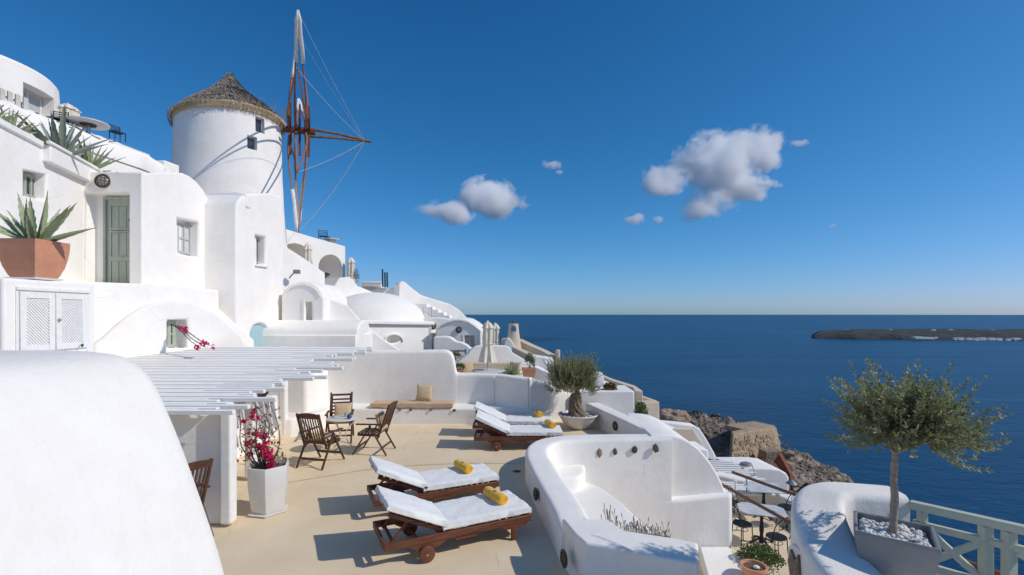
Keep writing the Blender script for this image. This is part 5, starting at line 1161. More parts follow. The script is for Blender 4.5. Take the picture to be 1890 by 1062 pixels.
# folding armchairs
def make_chair(horizontal=False):
    t = lroot('folding_armchair', '', 'chair', 'dark wooden folding armchairs'); W = .56
    def bar(a, b, w_, h_, nm, **k): return build(MB().beam(a, b, w_, h_, **k), nm, WOODD, t, bevel=.005, seg=1)
    for s in (-1, 1):
        x = s*W/2
        bar((x*.86, -.20, .36), (x*.86, -.45, 1.08), .035, .04, 'back_post', up=(1, 0, 0))
        bar((x, -.05, .64), (x, .34, .01), .028, .04, 'leg', up=(1, 0, 0)); bar((x, -.02, .64), (x, -.40, .01), .028, .04, 'leg', up=(1, 0, 0))
        bar((x, -.31, .665), (x, .27, .66), .055, .026, 'armrest')
        bar((x*.86, -.24, .42), (x*.86, .25, .43), .028, .05, 'seat_rail')
    bar((-W/2, .24, .17), (W/2, .24, .17), .022, .045, 'stretcher'); bar((-W/2, -.30, .17), (W/2, -.30, .17), .022, .045, 'stretcher')
    for i in range(7): bar((-W*.42, -.20+i*.072, .455+i*.001), (W*.42, -.20+i*.072, .455+i*.001), .052, .016, 'seat_slat')
    bdir = V((0, -.25, .72)).normalized()
    def bp(x, s_): q = V((x, -.20, .36))+bdir*s_; return q
    if horizontal:
        bar(bp(-W*.42, .70), bp(W*.42, .70), .05, .022, 'top_rail', up=tuple(bdir.cross(V((1, 0, 0)))))
        for i in range(6): bar(bp(-W*.38, .18+i*.082), bp(W*.38, .18+i*.082), .042, .014, 'back_slat', up=tuple(bdir.cross(V((1, 0, 0)))))
        for s in (-1, 1): bar(bp(s*W*.37, .12), bp(s*W*.37, .67), .02, .03, 'inner_post', up=(1, 0, 0))
    else:
        # curved top rail
        mb = MB(); n = 10
        for i in range(n+1):
            u = i/n*2-1; top = .74+.035*(1-u*u); q0 = bp(u*W*.45, .66); q1 = bp(u*W*.45, top); nn = V((0, .012, .004)); mb.v += [q0-nn, q0+nn, q1+nn, q1-nn]
        for i in range(n):
            for j in range(4): a = i*4+j; b = i*4+(j+1) % 4; mb.f.append((a, b, b+4, a+4))
        mb.f += [(0, 1, 2, 3), (n*4+3, n*4+2, n*4+1, n*4)]; build(mb, 'top_rail', WOODD, t)
        bar(bp(-W*.42, .12), bp(W*.42, .12), .045, .022, 'lower_rail', up=tuple(bdir.cross(V((1, 0, 0)))))
        for i in range(8):
            x = -W*.34+i*W*.68/7; bar(bp(x, .13), bp(x, .67), .014, .03, 'back_slat', up=(1, 0, 0))
    return t
CA = make_chair(); CB = make_chair(True)
place(CA, (-3.82, 9.72, 0), radians(-14)); CA['label'] = 'dark wooden folding armchair left of the round table with its slatted back to the camera'
place(CB, (-4.08, 11.45, 0), radians(194)); CB['label'] = 'dark wooden folding armchair behind the round table with horizontal back slats'
copy_tree(CA, (-3.02, 10.52, 0), radians(84), 'dark wooden folding armchair right of the round table seen from its side')
copy_tree(CA, (-4.50, 6.42, 0), radians(62), 'dark wooden folding armchair half hidden behind the foreground vault under the pergola')
def chair_pillow(loc, rz, label, s=.42, lean=68):
    M = Matrix.Rotation(rz, 3, 'Z')@Matrix.Rotation(radians(lean), 3, 'X')
    tag(build(pillow(MB(), loc, s, .15, M), 'pillow', TANP, smooth=True), label, 'pillow')
chair_pillow((-4.03, 11.52, .68), radians(14), 'square beige pillow standing on the armchair behind the round table')
chair_pillow((-2.83, 10.50, .68), radians(84+180), 'striped beige pillow leaning in the armchair right of the round table', lean=108)
chair_pillow((-3.83, 9.80, .50), radians(-14), 'beige pillow lying on the seat of the armchair nearest the camera', lean=8, s=.40)
# bistro table
bt = root('bistro_table', (-3.72, 10.58, 0), 'small round white iron table between the three wooden armchairs', 'table')
build(MB().lathe([(0, 0), (.32, 0), (.335, .008), (.335, .022), (.32, .03), (0, .03)], (-3.72, 10.58, .70), 40), 'tabletop', METW, bt, smooth=40)
for k in range(3):
    a = 2*pi*k/3+.5; pts = [V((-3.72+r_*cos(a), 10.58+r_*sin(a), z_)) for r_, z_ in [(.29, .70), (.25, .62), (.14, .50), (.07, .38), (.10, .24), (.20, .10), (.30, .01)]]
    build(MB().tube(catm(pts, 4), .010, 6), 'leg', METW, bt, smooth=True)
build(MB().tube([V((-3.72+.09*cos(i*pi/8), 10.58+.09*sin(i*pi/8), .30)) for i in range(17)], .008, 5), 'ring', METW, bt)
jb = root('blue_jar', (-3.52, 10.45, .73), 'small round cobalt blue glass jar on the round white table', 'jar')
build(MB().ball((-3.52, 10.45, .785), .055, 3, (1, 1, .95)), 'body', BLUEG, jb, smooth=True); build(MB().lathe([(.02, .045), (.028, .06), (.022, .06)], (-3.52, 10.45, .79), 14), 'neck', BLUEG, jb)
gl = root('glass', (-3.68, 10.7, .73), 'clear drinking glass in the middle of the round white table', 'glass')
build(MB().lathe([(.028, 0), (.032, .09), (.029, .09), (.026, .01)], (-3.68, 10.7, .731), 16), 'cup', GLASSL, gl, smooth=50)
tag(build(MB().box((-3.83, 10.52, .736), (.22, .06, .008), rz=.15), 'folded_paper', SLATB), 'flat cream paper lying on the left of the round white table', 'paper')
tag(build(MB().box((-3.92, 10.60, .742), (.05, .09, .02), rz=.4), 'small_case', SLATE), 'small dark case at the left edge of the round white table', 'case')

# ================================================================== PLANTS
def leaf_quad(mb, p, d, n, L_, W_, bend=.15):
    s = d.cross(n).normalized()*W_/2; m1 = p+d*L_*.35+n*L_*bend*.5; m2 = p+d*L_*.7+n*L_*bend*.4; t = p+d*L_
    mb.add([p, m1-s, m1+s, m2-s*.75, m2+s*.75, t], [(0, 1, 2), (1, 3, 4, 2), (3, 5, 4)])
def rdir(rs): 
    while True:
        v = V((rs.uniform(-1, 1), rs.uniform(-1, 1), rs.uniform(-1, 1)))
        if .1 < v.length < 1: return v.normalized()
def olive(name, base, trunk, c, rad, ntw, tl, nl, L_, W_, label, cat, seed, spikes, barkm, trunkr, up=.55, leafs=(OLIVE, OLIVE2), off=None, gaps=.30):
    rs = random.Random(seed); t = root(name, base, label, cat); c = V(c); rad = V(rad)
    tr = [V(p) for p in trunk]; tp_ = catm(tr, 6); n = len(tp_)
    tm = MB().tube(tp_, [trunkr[0]+(trunkr[1]-trunkr[0])*(i/(n-1)) for i in range(n)], 18)
    for i, v in enumerate(tm.v):
        k = v*9; v += V((noise.noise(k), noise.noise(k+V((7, 3, 1))), 0))*trunkr[0]*.25
    build(tm, 'trunk', barkm, t, smooth=True)
    br = MB(); lm = [MB(), MB()]; top = tp_[-1]; limbs = []
    nl_ = 16
    for i in range(nl_):
        a = 2*pi*i/nl_+rs.uniform(-.3, .3); e = rs.uniform(-.05, 1.0); d = V((cos(a)*cos(e), sin(a)*cos(e), sin(e)))
        end = c+V((d.x*rad.x, d.y*rad.y, d.z*rad.z))*.62; mid = top.lerp(end, .45)+V((0, 0, .06*rad.z))+rdir(rs)*.06*rad.x
        pts = catm([top-V((0, 0, trunkr[1])), mid, end], 4); br.tube(pts, [trunkr[1]*.45*(1-j/len(pts)*.75) for j in range(len(pts))], 5); limbs.append(pts)
    cl = [rdir(rs) for _ in range(26)]; clr = [rs.uniform(.75, 1.12) for _ in cl]
    for i in range(ntw):
        d = rdir(rs); 
        if d.z < -.7: d.z *= -.6; d.normalize()
        j = max(range(len(cl)), key=lambda q: cl[q].dot(d)); rr_ = clr[j]*(1-gaps*.5+gaps*.5*noise.noise(d*2.6+V((seed, 0, 0)))*1.4)
        u = rs.random()**.55*rr_; p0 = c+V((d.x*rad.x, d.y*rad.y, d.z*rad.z))*u*.86
        dd = (V((d.x, d.y, d.z*.6))+V((0, 0, up))+rdir(rs)*.45).normalized()
        ln_ = tl*rs.uniform(.6, 1.25)*(spikes if (rs.random() < .10 and d.z > -.1) else 1)
        if off and rs.random() < .5 and d.dot(V(off[:3]).normalized()) > .75: p0 += V(off[:3])*rs.uniform(0, 1)
        pts = []; q = p0.copy(); dv = dd.copy()
        for s_ in range(5): pts.append(q.copy()); q = q+dv*ln_/4; dv = (dv+V((0, 0, .10))+rdir(rs)*.12).normalized()
        br.tube(pts, [W_*.28*(1-s_*.18) for s_ in range(5)], 3, cap=False)
        k = max(4, int(nl*ln_/tl))
        for s_ in range(k):
            f = (s_+.5)/k*4; i_ = min(3, int(f)); p = pts[i_].lerp(pts[i_+1], f-i_); ax_ = (pts[i_+1]-pts[i_]).normalized()
            side = ax_.cross(rdir(rs)).normalized()
            for sg in (1, -1):
                ld = (ax_*.75+side*sg*rs.uniform(.5, .9)).normalized(); nn = ld.cross(rdir(rs)).normalized()
                leaf_quad(lm[0 if rs.random() < .74 else 1], p, ld, nn, L_*rs.uniform(.7, 1.15)*(1-.35*(s_/k)), W_*rs.uniform(.8, 1.2))
    tag(build(br, 'branches', barkm, t, fix=False), kind='stuff')
    tag(build(lm[0], 'foliage', leafs[0], t, fix=False), kind='stuff'); tag(build(lm[1], 'pale_foliage', leafs[1], t, fix=False), kind='stuff'); return t
# big bowl olive at the end of the terrace
bw_ = root('big_bowl', (1.72, 12.7, 0), 'wide cream stoneware bowl holding the old gnarled olive at the far right corner', 'pot')
build(MB().lathe([(.22, 0), (.26, .02), (.30, .06), (.40, .16), (.47, .28), (.505, .345), (.525, .35), (.53, .375), (.50, .385), (.47, .36), (.45, .31), (0, .30)], (1.74, 12.72, 0), 44), 'bowl', BOWLM, bw_, smooth=50)
mb = MB(); rs = random.Random(8)
build(MB().lathe([(0, .325), (.2, .335), (.46, .315)], (1.74, 12.72, 0), 24), 'soil', SOIL, bw_)
for k in range(150):
    a = rs.uniform(0, 6.28); r_ = .45*sqrt(rs.random()); mb.ball((1.74+r_*cos(a), 12.72+r_*sin(a), .34), rs.uniform(.012, .024), 1, (1.2, 1, .7), jit=.1)
tag(build(mb, 'pebbles', PEB, bw_), kind='stuff')
ob = (1.72, 12.72)
t1 = [(ob[0]-.03, ob[1], .30), (ob[0]-.05, ob[1], .50), (ob[0]-.02, ob[1], .68), (ob[0]-.0, ob[1], .84), (ob[0]+.04, ob[1], .98)]
def gnarl(t_):
    tm = MB(); n = 16; 
    lv = [(.30, .25), (.35, .215), (.45, .185), (.58, .165), (.70, .165), (.80, .15), (.90, .12)]
    rows = []
    for i in range(25):
        f = i/24*(len(lv)-1); a_ = min(int(f), len(lv)-2); u = f-a_; z = lv[a_][0]*(1-u)+lv[a_+1][0]*u; r_ = lv[a_][1]*(1-u)+lv[a_+1][1]*u
        for j in range(48):
            a = 2*pi*j/48; tw_ = a+z*2.2; rr_ = r_*(1+.22*noise.noise(V((cos(tw_)*2.2, sin(tw_)*2.2, z*2)))+.16*abs(sin(tw_*4+noise.noise(V((0, a, z*4)))*2))-.08+.10*noise.noise(V((cos(a)*5, sin(a)*5, z*12))))
            tm.v.append(V((ob[0]-.03+.03*sin(z*7)+rr_*cos(a), ob[1]+rr_*sin(a), z)))
    for i in range(24):
        for j in range(48): a = i*48+j; b = i*48+(j+1) % 48; tm.f.append((a, b, b+48, a+48))
    return tm
ot = olive('old_olive_tree', (ob[0], ob[1], .3), [(ob[0], ob[1], .9), (ob[0], ob[1], 1.0), (ob[0]+.02, ob[1], 1.08)], (1.62, 12.7, 1.25), (.90, .86, .64), 3300, .17, 6, .048, .014, 'bushy grey green olive with a thick gnarled trunk growing in the cream bowl', 'tree', 21, 2.6, BARK, (.08, .06), up=.8)
build(gnarl(0), 'gnarled_trunk', BARK, ot, smooth=True)

# slender olive in the grey planter, right foreground
pc = [(3.22, 4.56), (2.92, 4.13), (3.37, 3.79), (3.68, 4.22)]
pcx = sum(p[0] for p in pc)/4; pcy = sum(p[1] for p in pc)/4; zr = 1.15
gp = root('grey_planter', (pcx, pcy, .55), 'tapered square slate grey planter filled with white pebbles at the lower right', 'planter')
def ring(s, z): return [V((pcx+(x-pcx)*s, pcy+(y-pcy)*s, z)) for x, y in pc]
mb = MB(); R_ = [ring(.66, .55), ring(.99, zr-.05), ring(1.0, zr-.03), ring(1.0, zr), ring(.90, zr), ring(.88, zr-.09)]
for r_ in R_: mb.v += r_
for i in range(len(R_)-1):
    for j in range(4): a = i*4+j; b = i*4+(j+1) % 4; mb.f.append((a, b, b+4, a+4))
mb.f.append((3, 2, 1, 0)); mb.f.append(tuple(len(mb.v)-4+j for j in range(4)))
build(mb, 'planter', SLATE, gp, bevel=.008)
bmx = bmesh.new(); bmesh.ops.create_icosphere(bmx, subdivisions=2, radius=1); 
pmes = []
for q in range(6):
    rq = random.Random(q); me = bpy.data.meshes.new('pebble'); o3 = V((q*3, 1, 2))
    vs = [tuple(V((v.co.x*1.25, v.co.y*.9, v.co.z*.62))*(1+.16*noise.noise(v.co*1.4+o3))) for v in bmx.verts]; me.from_pydata(vs, [], [tuple(v.index for v in f.verts) for f in bmx.faces]); me.shade_smooth(); me.materials.append(PEB); pmes.append(me)
bmx.free(); rs = random.Random(12)
e1 = V((pc[2][0]-pc[1][0], pc[2][1]-pc[1][1], 0)); e2 = V((pc[0][0]-pc[1][0], pc[0][1]-pc[1][1], 0)); o0 = V((pc[1][0], pc[1][1], 0))
for i in range(17):
    for j in range(16):
        u = .09+.82*(i+.5+rs.uniform(-.3, .3))/17; v = .09+.82*(j+.5+rs.uniform(-.3, .3))/16; p = o0+e1*u+e2*v
        o = bpy.data.objects.new('pebble', pmes[rs.randrange(6)]); COL.objects.link(o); o.parent = gp; o.location = p+V((0, 0, zr-.062+rs.uniform(0, .032)+.02*sin(u*9)*sin(v*7)))-OFF[gp.name]
        s = rs.uniform(.013, .022); o.scale = (s, s, s); o.rotation_euler = (rs.uniform(-.5, .5), rs.uniform(-.5, .5), rs.uniform(0, 6.28))
build(MB().add(ring(.885, zr-.085), [(0, 1, 2, 3)]), 'soil', PEB, gp)
olive('young_olive_tree', (pcx, pcy, zr-.05), [(pcx-.005, pcy, 1.02), (pcx, pcy, 1.2), (pcx+.006, pcy, 1.42), (pcx+.002, pcy, 1.58), (pcx+.008, pcy, 1.72), (pcx+.015, pcy, 1.82)], (pcx+.10, pcy, 2.01), (.66, .60, .47), 820, .23, 9, .056, .0135, 'slender olive tree with an open airy crown in the slate grey planter', 'tree', 5, 1.9, BARKP, (.031, .024), up=.42, gaps=.85, off=(.34, -.02, -.10))

# agaves
def agave(loc, n, L_, W_, seed, label, m, cat='plant', name='agave', tilt=(12, 62), parent_pot=None, group=None, leaves=None):
    rs = random.Random(seed); t = root(name, loc, label, cat, group); b = V(loc)
    spec = leaves or [(i*137.5+rs.uniform(-15, 15), tilt[0]+(tilt[1]-tilt[0])*(i/(n-1))**.9+rs.uniform(-5, 5), rs.uniform(.75, 1.1)) for i in range(n)]
    for az, tl_, ls in spec:
        a = radians(az); th = radians(tl_); d0 = V((cos(a)*sin(th), sin(a)*sin(th), cos(th))); side = V((-sin(a), cos(a), 0)); LL = L_*ls; mb = MB(); k = 12; curl = rs.uniform(-.25, .12)
        p = b+V((cos(a), sin(a), 0))*W_*.35; dv = d0.copy(); pts = []; twist = rs.uniform(-.2, .2)
        for i in range(k+1):
            f = i/k; w_ = W_*ls*(.62+.65*sin(min(1, f*1.5)*pi/2)*.6)*(1-f**2.6)**.9 if f < 1 else .002; nn = side.cross(dv).normalized(); sd_ = (side+nn*twist*f).normalized()
            thk = .022*(1-f)*ls+.003; saw = .006*(1 if i % 2 else -1)
            mb.v += [p-sd_*(w_/2+saw)+nn*w_*.20, p-sd_*w_*.22+nn*thk*.1, p-nn*0.0, p+sd_*w_*.22+nn*thk*.1, p+sd_*(w_/2+saw)+nn*w_*.20, p-nn*thk*1.6]
            pts.append(p.copy()); p = p+dv*LL/k; dv = (dv+V((cos(a), sin(a), 0))*(-curl)*.06+V((0, 0, -.02))).normalized()
        for i in range(k):
            for j in range(6): a_ = i*6+j; b_ = i*6+(j+1) % 6; mb.f.append((a_, b_, b_+6, a_+6))
        mb.f.append(tuple(range(6))); lf = build(mb, 'leaf', m, t, smooth=60)
        if L_ > .45: build(MB().tube([pts[-1]-dv*.01, pts[-1]+dv*.05], [.006, .001], 5), 'spine', SPINE, lf)
    return t
ap = root('terracotta_pot', (-6.75, 6.6, 3.46), 'large square tapered terracotta pot on the white block at the left', 'pot')
acx, acy = -6.66, 6.74; s0 = .36; ra = radians(45.4)
def sq(s, z, k=10):
    out = []; cs = [V((s*cos(ra+i*pi/2)*1.13, s*sin(ra+i*pi/2)*1.13, 0)) for i in range(4)]
    for i in range(4):
        for j in range(k): out.append(V((acx, acy, z))+cs[i].lerp(cs[(i+1) % 4], j/k))
    return out
mb = MB(); zz = 3.50; lv = [(.27, 0), (.30, .03), (.365, .14), (.405, .26), (.425, .37), (.43, .455), (.435, .462), (.395, .462), (.38, .42)]
for s_, z_ in lv: mb.v += sq(s_*.76, zz+z_*1.12)
for i in range(len(lv)-1):
    for j in range(40): a = i*40+j; b = i*40+(j+1) % 40; mb.f.append((a, b, b+40, a+40))
mb.f.append(tuple(range(40))); build(mb, 'pot', TERRA, ap, smooth=40)
build(MB().add(sq(.29, zz+.48), [tuple(range(40))]), 'soil', SOIL, ap); mb = MB(); mb.v += sq(.25, 3.475)+sq(.27, 3.50); mb.f = [tuple(range(40)), tuple(range(40, 80))]+[(j, (j+1) % 40, 40+(j+1) % 40, 40+j) for j in range(40)]; build(mb, 'saucer', PAINTW, ap)
for_pot = [(180, 40, 1.1), (205, 52, 1.15), (150, 30, 1.0), (190, 24, .8), (170, 14, 1.15), (250, 6, .92), (20, 8, 1.15), (300, 10, .95), (10, 34, 1.15), (-8, 40, 1.12), (5, 66, 1.2), (-60, 30, .7), (90, 25, 1.0), (110, 40, 1.0), (60, 30, 1.0), (230, 30, .6), (215, 60, .9)]
agave((acx, acy, zz+.47), 0, .64, .125, 3, 'large green agave with toothed leaves in the terracotta pot', AGAVE, leaves=for_pot)
for px, zoff, L_, sd, lab, m_ in [(10, 0, .55, 5, 'agave at the left end of the ledge, cut by the photo edge', AGAVE), (52, 0, .50, 6, 'sprawling green agave, second from the left on the ledge', AGAVE),
                               (118, 0, .95, 7, 'tall upright agave in the middle of the ledge row', AGAVE2), (168, 0, .75, 8, 'agave with dry lower leaves at the right end of the ledge', AGAVE)]:
    p = fa(px, z=zl-.02, out=-.28+(.22 if px > 76 else 0)); agave(tuple(p), 24, L_, .082*L_/.6, sd, lab, m_, tilt=(4, 66), group='agaves along the white ledge')
mb = MB(); rs = random.Random(31)
for i in range(9):
    p = fa(178+rs.uniform(-4, 12), z=zl, out=rs.uniform(-.4, .05)); mb.tube([p, p+V((rs.uniform(0, .3), rs.uniform(-.1, .2), rs.uniform(-.1, .15))), p+V((rs.uniform(.2, .5), rs.uniform(0, .3), rs.uniform(-.3, .1)))], .012, 4)
tag(build(mb, 'withered_plant', DEADL), 'brown withered plant hanging over the end of the agave ledge', 'plant')
p = P(943, 693, 14.75); agave((p.x, p.y, p.z), 24, .42, .07, 15, 'small spiky agave beside the closed parasol on the upper patio', AGAVE, tilt=(10, 80))

def shrub(name, loc, rad, n, L_, W_, label, seed, m=LEAFG, m2=LEAFG2, flower=None, nf=0, cat='plant', stems=6):
    rs = random.Random(seed); t = root(name, loc, label, cat); b = V(loc); a_, b_ = MB(), MB(); st_ = MB(); rad = V(rad)
    for i in range(stems):
        d = rdir(rs); d.z = abs(d.z)+.5; d.normalize(); e_ = b+V((d.x*rad.x, d.y*rad.y, d.z*rad.z*1.4)); st_.tube([b, b.lerp(e_, .5)+rdir(rs)*.02, e_], [W_*.35, W_*.25, W_*.12], 4)
    for i in range(n):
        d = rdir(rs); d.z = abs(d.z) if rs.random() < .8 else d.z; r_ = rs.random()**.4*(1+.3*noise.noise(d*2.2+V((seed, 0, 0)))); p = b+V((0, 0, rad.z*.75))+V((d.x*rad.x, d.y*rad.y, d.z*rad.z))*r_
        ld = (d+rdir(rs)*.8).normalized(); leaf_quad(a_ if rs.random() < .65 else b_, p, ld, ld.cross(rdir(rs)).normalized(), L_*rs.uniform(.6, 1.2), W_*rs.uniform(.8, 1.2), .2)
    tag(build(st_, 'stems', TWIG, t), kind='stuff'); tag(build(a_, 'foliage', m, t, fix=False), kind='stuff'); tag(build(b_, 'young_foliage', m2, t, fix=False), kind='stuff')
    if flower:
        f_ = MB()
        for i in range(nf):
            d = rdir(rs); d.z = abs(d.z); p = b+V((0, 0, rad.z*.75))+V((d.x*rad.x, d.y*rad.y, d.z*rad.z))*1.1
            for k in range(5): ld = rdir(rs); leaf_quad(f_, p, ld, ld.cross(rdir(rs)).normalized(), L_*.8, L_*.7, .2)
        tag(build(f_, 'flowers', flower, t, fix=False), kind='stuff')
    return t
def square_pot(name, loc, w0, w1, h, rz, label, m=TERRA):
    t = root(name, loc, label, 'pot'); x, y, z = loc; M = Matrix.Rotation(rz, 3, 'Z'); mb = MB()
    for w_, zz_ in [(w0, 0), (w1*.97, h*.86), (w1, h*.86), (w1, h), (w1*.86, h), (w1*.84, h*.88)]:
        mb.v += [V((x, y, z+zz_))+M@V((i*w_/2, j*w_/2, 0)) for i, j in ((-1, -1), (1, -1), (1, 1), (-1, 1))]
    for i in range(5):
        for j in range(4): a = i*4+j; b = i*4+(j+1) % 4; mb.f.append((a, b, b+4, a+4))
    mb.f += [(3, 2, 1, 0), (20, 21, 22, 23)]; build(mb, 'pot', m, t, bevel=.006, seg=1); return t
p = P(976, 697, 14.3); square_pot('terracotta_pot', (p.x, p.y, p.z), .30, .38, .28, .1, 'square terracotta pot with a young tree at the corner of the upper patio')
shrub('young_bush_tree', (p.x+.02, p.y, p.z+.27), (.14, .14, .26), 420, .05, .022, 'small upright young tree in the square terracotta pot', 41)
p = P(848, 688, 14.45); square_pot('terracotta_pot', (p.x, p.y, p.z-.05), .24, .30, .14, 0, 'low terracotta pot beside the end of the high back wall')
shrub('pot_plant', (p.x, p.y, p.z+.06), (.17, .15, .12), 240, .06, .03, 'leafy green plant in the low pot by the end of the back wall', 42)
p = P(841, 664, 15.4); shrub('pot_plant', (p.x, p.y, p.z), (.16, .16, .14), 200, .06, .03, 'green plant peeping over the back wall beside the blue ended rack', 43)
p = P(1126, 722, 13.9); shrub('geranium', (p.x, p.y, p.z-.03), (.20, .16, .14), 300, .055, .05, 'red flowering geranium in the top of the boxy white wall', 44, flower=REDF, nf=14)
tag(build(MB().box((p.x+.05, p.y, .80), (.75, .3, .045)), 'soil_bed', SOIL), kind='stuff')
p = P(1183, 785, 12.6); shrub('hanging_shrub', (p.x, p.y, p.z-.1), (.16, .2, .42), 650, .06, .03, 'green leafy shrub growing against the end of the boxy white wall', 45, stems=10)
p = P(941, 660, 17.5); shrub('small_shrub', (p.x, p.y, p.z-.1), (.17, .17, .14), 200, .05, .03, 'small dark shrub at the foot of the beige chimney', 46)
p = P(657, 528, 22); shrub('dry_shrub', (p.x, p.y, p.z), (.13, .13, .45), 260, .09, .02, 'tall thin dark plant standing on the white terrace edge above the dome', 47, m=LAV, m2=LEAFG)
p = P(602, 512, 20.5); shrub('pot_plant', (p.x, p.y, p.z), (.14, .14, .10), 120, .06, .04, 'tiny green and red plant below the right arch of the arcade', 48, flower=REDF, nf=5)
p = P(1400, 1056, 8.6)
pb = root('round_terracotta_pot', (4.5, 8.95, -2.05), 'round terracotta pot at the bottom edge beside the green shrub', 'pot')
build(MB().lathe([(.13, 0), (.17, .12), (.21, .26), (.235, .27), (.235, .31), (.20, .31), (.19, .27), (0, .26)], (4.48, 8.95, -1.96), 28), 'pot', TERRA, pb, smooth=45); build(MB().lathe([(0, .275), (.19, .27)], (4.48, 8.95, -1.96), 20), 'soil', SOIL, pb)
build(MB().ball((4.5, 8.9, -1.66), .05, 2, (1.2, 1, .7), jit=.05), 'stone', PEB, pb)
shrub('round_shrub', (4.86, 9.45, -2.05), (.40, .38, .29), 2600, .045, .024, 'dense dark green rounded shrub on the lower terrace', 49, stems=14)
# lavender behind the corner block
lv_ = root('lavender', (1.55, 5.75, .2), 'dry lavender stalks rising behind the corner block', 'plant'); rs = random.Random(9); a_ = MB(); h_ = MB(); g_ = MB()
build(MB().box((1.5, 5.85, .22), (.8, .42, .1), rz=-.3), 'soil', SOIL, lv_)
for i in range(110):
    u = rs.random(); p = V((1.12+u*.72+rs.uniform(-.05, .05), 5.92-u*.30+rs.uniform(-.12, .14), .34)); hh = rs.uniform(.08, .24)*(1.25 if u < .25 else .85); q = p+V((rs.uniform(-.05, .05), rs.uniform(-.04, .04), hh))
    a_.tube([p, p.lerp(q, .5)+V((.008, 0, 0)), q], .0022, 3, cap=False)
    for k in range(6): c_ = q.lerp(p, k*.045); h_.ball(c_, .0055-.0005*k*(k > 3), 0, (1, 1, 1.4))
for i in range(500):
    u = rs.random(); p = V((1.12+u*.72, 5.92-u*.30+rs.uniform(-.12, .14), .34+rs.random()*.08)); d = rdir(rs); d.z = abs(d.z)+.5; d.normalize(); leaf_quad(g_, p, d, d.cross(rdir(rs)).normalized(), .05, .005)
tag(build(a_, 'stalks', LAV, lv_), kind='stuff'); tag(build(h_, 'flower_heads', LAV, lv_), kind='stuff'); tag(build(g_, 'foliage', OLIVE2, lv_, fix=False), kind='stuff')
# white planter with bougainvillea
wp = root('white_planter', (-3.72, 7.25, 0), 'tall hexagonal tapered white planter beside the near pergola post', 'planter')
mb = MB(); c_ = V((-3.70, 7.35, 0))
for r_, z_ in [(.235, .035), (.26, .12), (.30, .45), (.305, .62), (.305, .72), (.275, .72), (.265, .66)]:
    mb.v += [c_+V((r_*cos(radians(60*k-12)), r_*sin(radians(60*k-12)), z_)) for k in range(6)]
for i in range(6):
    for j in range(6): a = i*6+j; b = i*6+(j+1) % 6; mb.f.append((a, b, b+6, a+6))
mb.f += [tuple(range(6)), tuple(range(36, 42))]; build(mb, 'planter', CERAM, wp, bevel=.008)
mb = MB(); 
for r_, z_ in [(.27, .0), (.30, .03), (.28, .035)]: mb.v += [c_+V((r_*cos(radians(60*k-12)), r_*sin(radians(60*k-12)), z_)) for k in range(6)]
for i in range(2):
    for j in range(6): a = i*6+j; b = i*6+(j+1) % 6; mb.f.append((a, b, b+6, a+6))
mb.f += [tuple(range(6)), tuple(range(12, 18))]; build(mb, 'saucer', CERAM, wp); build(MB().add([c_+V((.268*cos(radians(60*k-12)), .268*sin(radians(60*k-12)), .665)) for k in range(6)], [tuple(range(6))]), 'soil', SOIL, wp)
def bougain(name, base, stems, label, seed, clusters, nleaf=120, sr=.010, spread=.12):
    rs = random.Random(seed); t = root(name, base, label, 'plant'); st_, br_, lf = MB(), MB(), MB(); ends = []
    for pts in stems:
        c_ = catm([V(p) for p in pts], 5); st_.tube(c_, [sr*(1-.7*i/len(c_)) for i in range(len(c_))], 5)
        for i in range(3, len(c_), 2):
            for q in range(2):
                d = rdir(rs); e_ = c_[i]+d*rs.uniform(.05, spread); st_.tube([c_[i], c_[i].lerp(e_, .5)+rdir(rs)*.012, e_], [sr*.3, sr*.2, sr*.12], 3); ends.append(e_)
    for p, r_, k in clusters:
        p = V(p)
        for i in range(k):
            q = p+rdir(rs)*r_*rs.random()**.5
            for s_ in range(5):
                d = rdir(rs); leaf_quad(br_, q, d, d.cross(rdir(rs)).normalized(), .032, .028, .35)
    for i in range(nleaf):
        q = rs.choice(ends)+rdir(rs)*.02; d = rdir(rs); leaf_quad(lf, q, d, d.cross(rdir(rs)).normalized(), .045, .026, .2)
    tag(build(st_, 'stems', TWIG, t), kind='stuff'); tag(build(br_, 'bracts', MAGENTA, t, fix=False), kind='stuff'); tag(build(lf, 'leaves', DEADL if seed == 60 else LEAFG, t, fix=False), kind='stuff'); return t
b0 = V((-3.74, 7.35, .66)); rs = random.Random(77); st_ = []
for i in range(15):
    x, y = rs.uniform(-.22, .12), rs.uniform(-.15, .15); top = rs.uniform(.35, 1.1)
    st_.append([b0+V((x*.4, y*.4, 0)), b0+V((x*1.2+rs.uniform(-.06, .06), y, top*.35)), b0+V((x*1.3+rs.uniform(-.1, .1), y*1.2, top*.7)), b0+V((x*1.2-.04+rs.uniform(-.1, .06), y*1.3, top))])
st_.append([b0, b0+V((.08, -.05, .15)), b0+V((.2, -.1, .22)), b0+V((.30, -.1, .12))]); st_.append([b0, b0+V((.0, -.05, .3)), b0+V((.12, -.1, .5)), b0+V((.22, -.1, .62))])
st_.append([b0, b0+V((-.05, 0, .35)), b0+V((.02, -.05, .7)), b0+V((.06, -.05, 1.0))])
Yb = 7.25
def BP(px, py, Y=Yb): return tuple(P(px, py, Y))
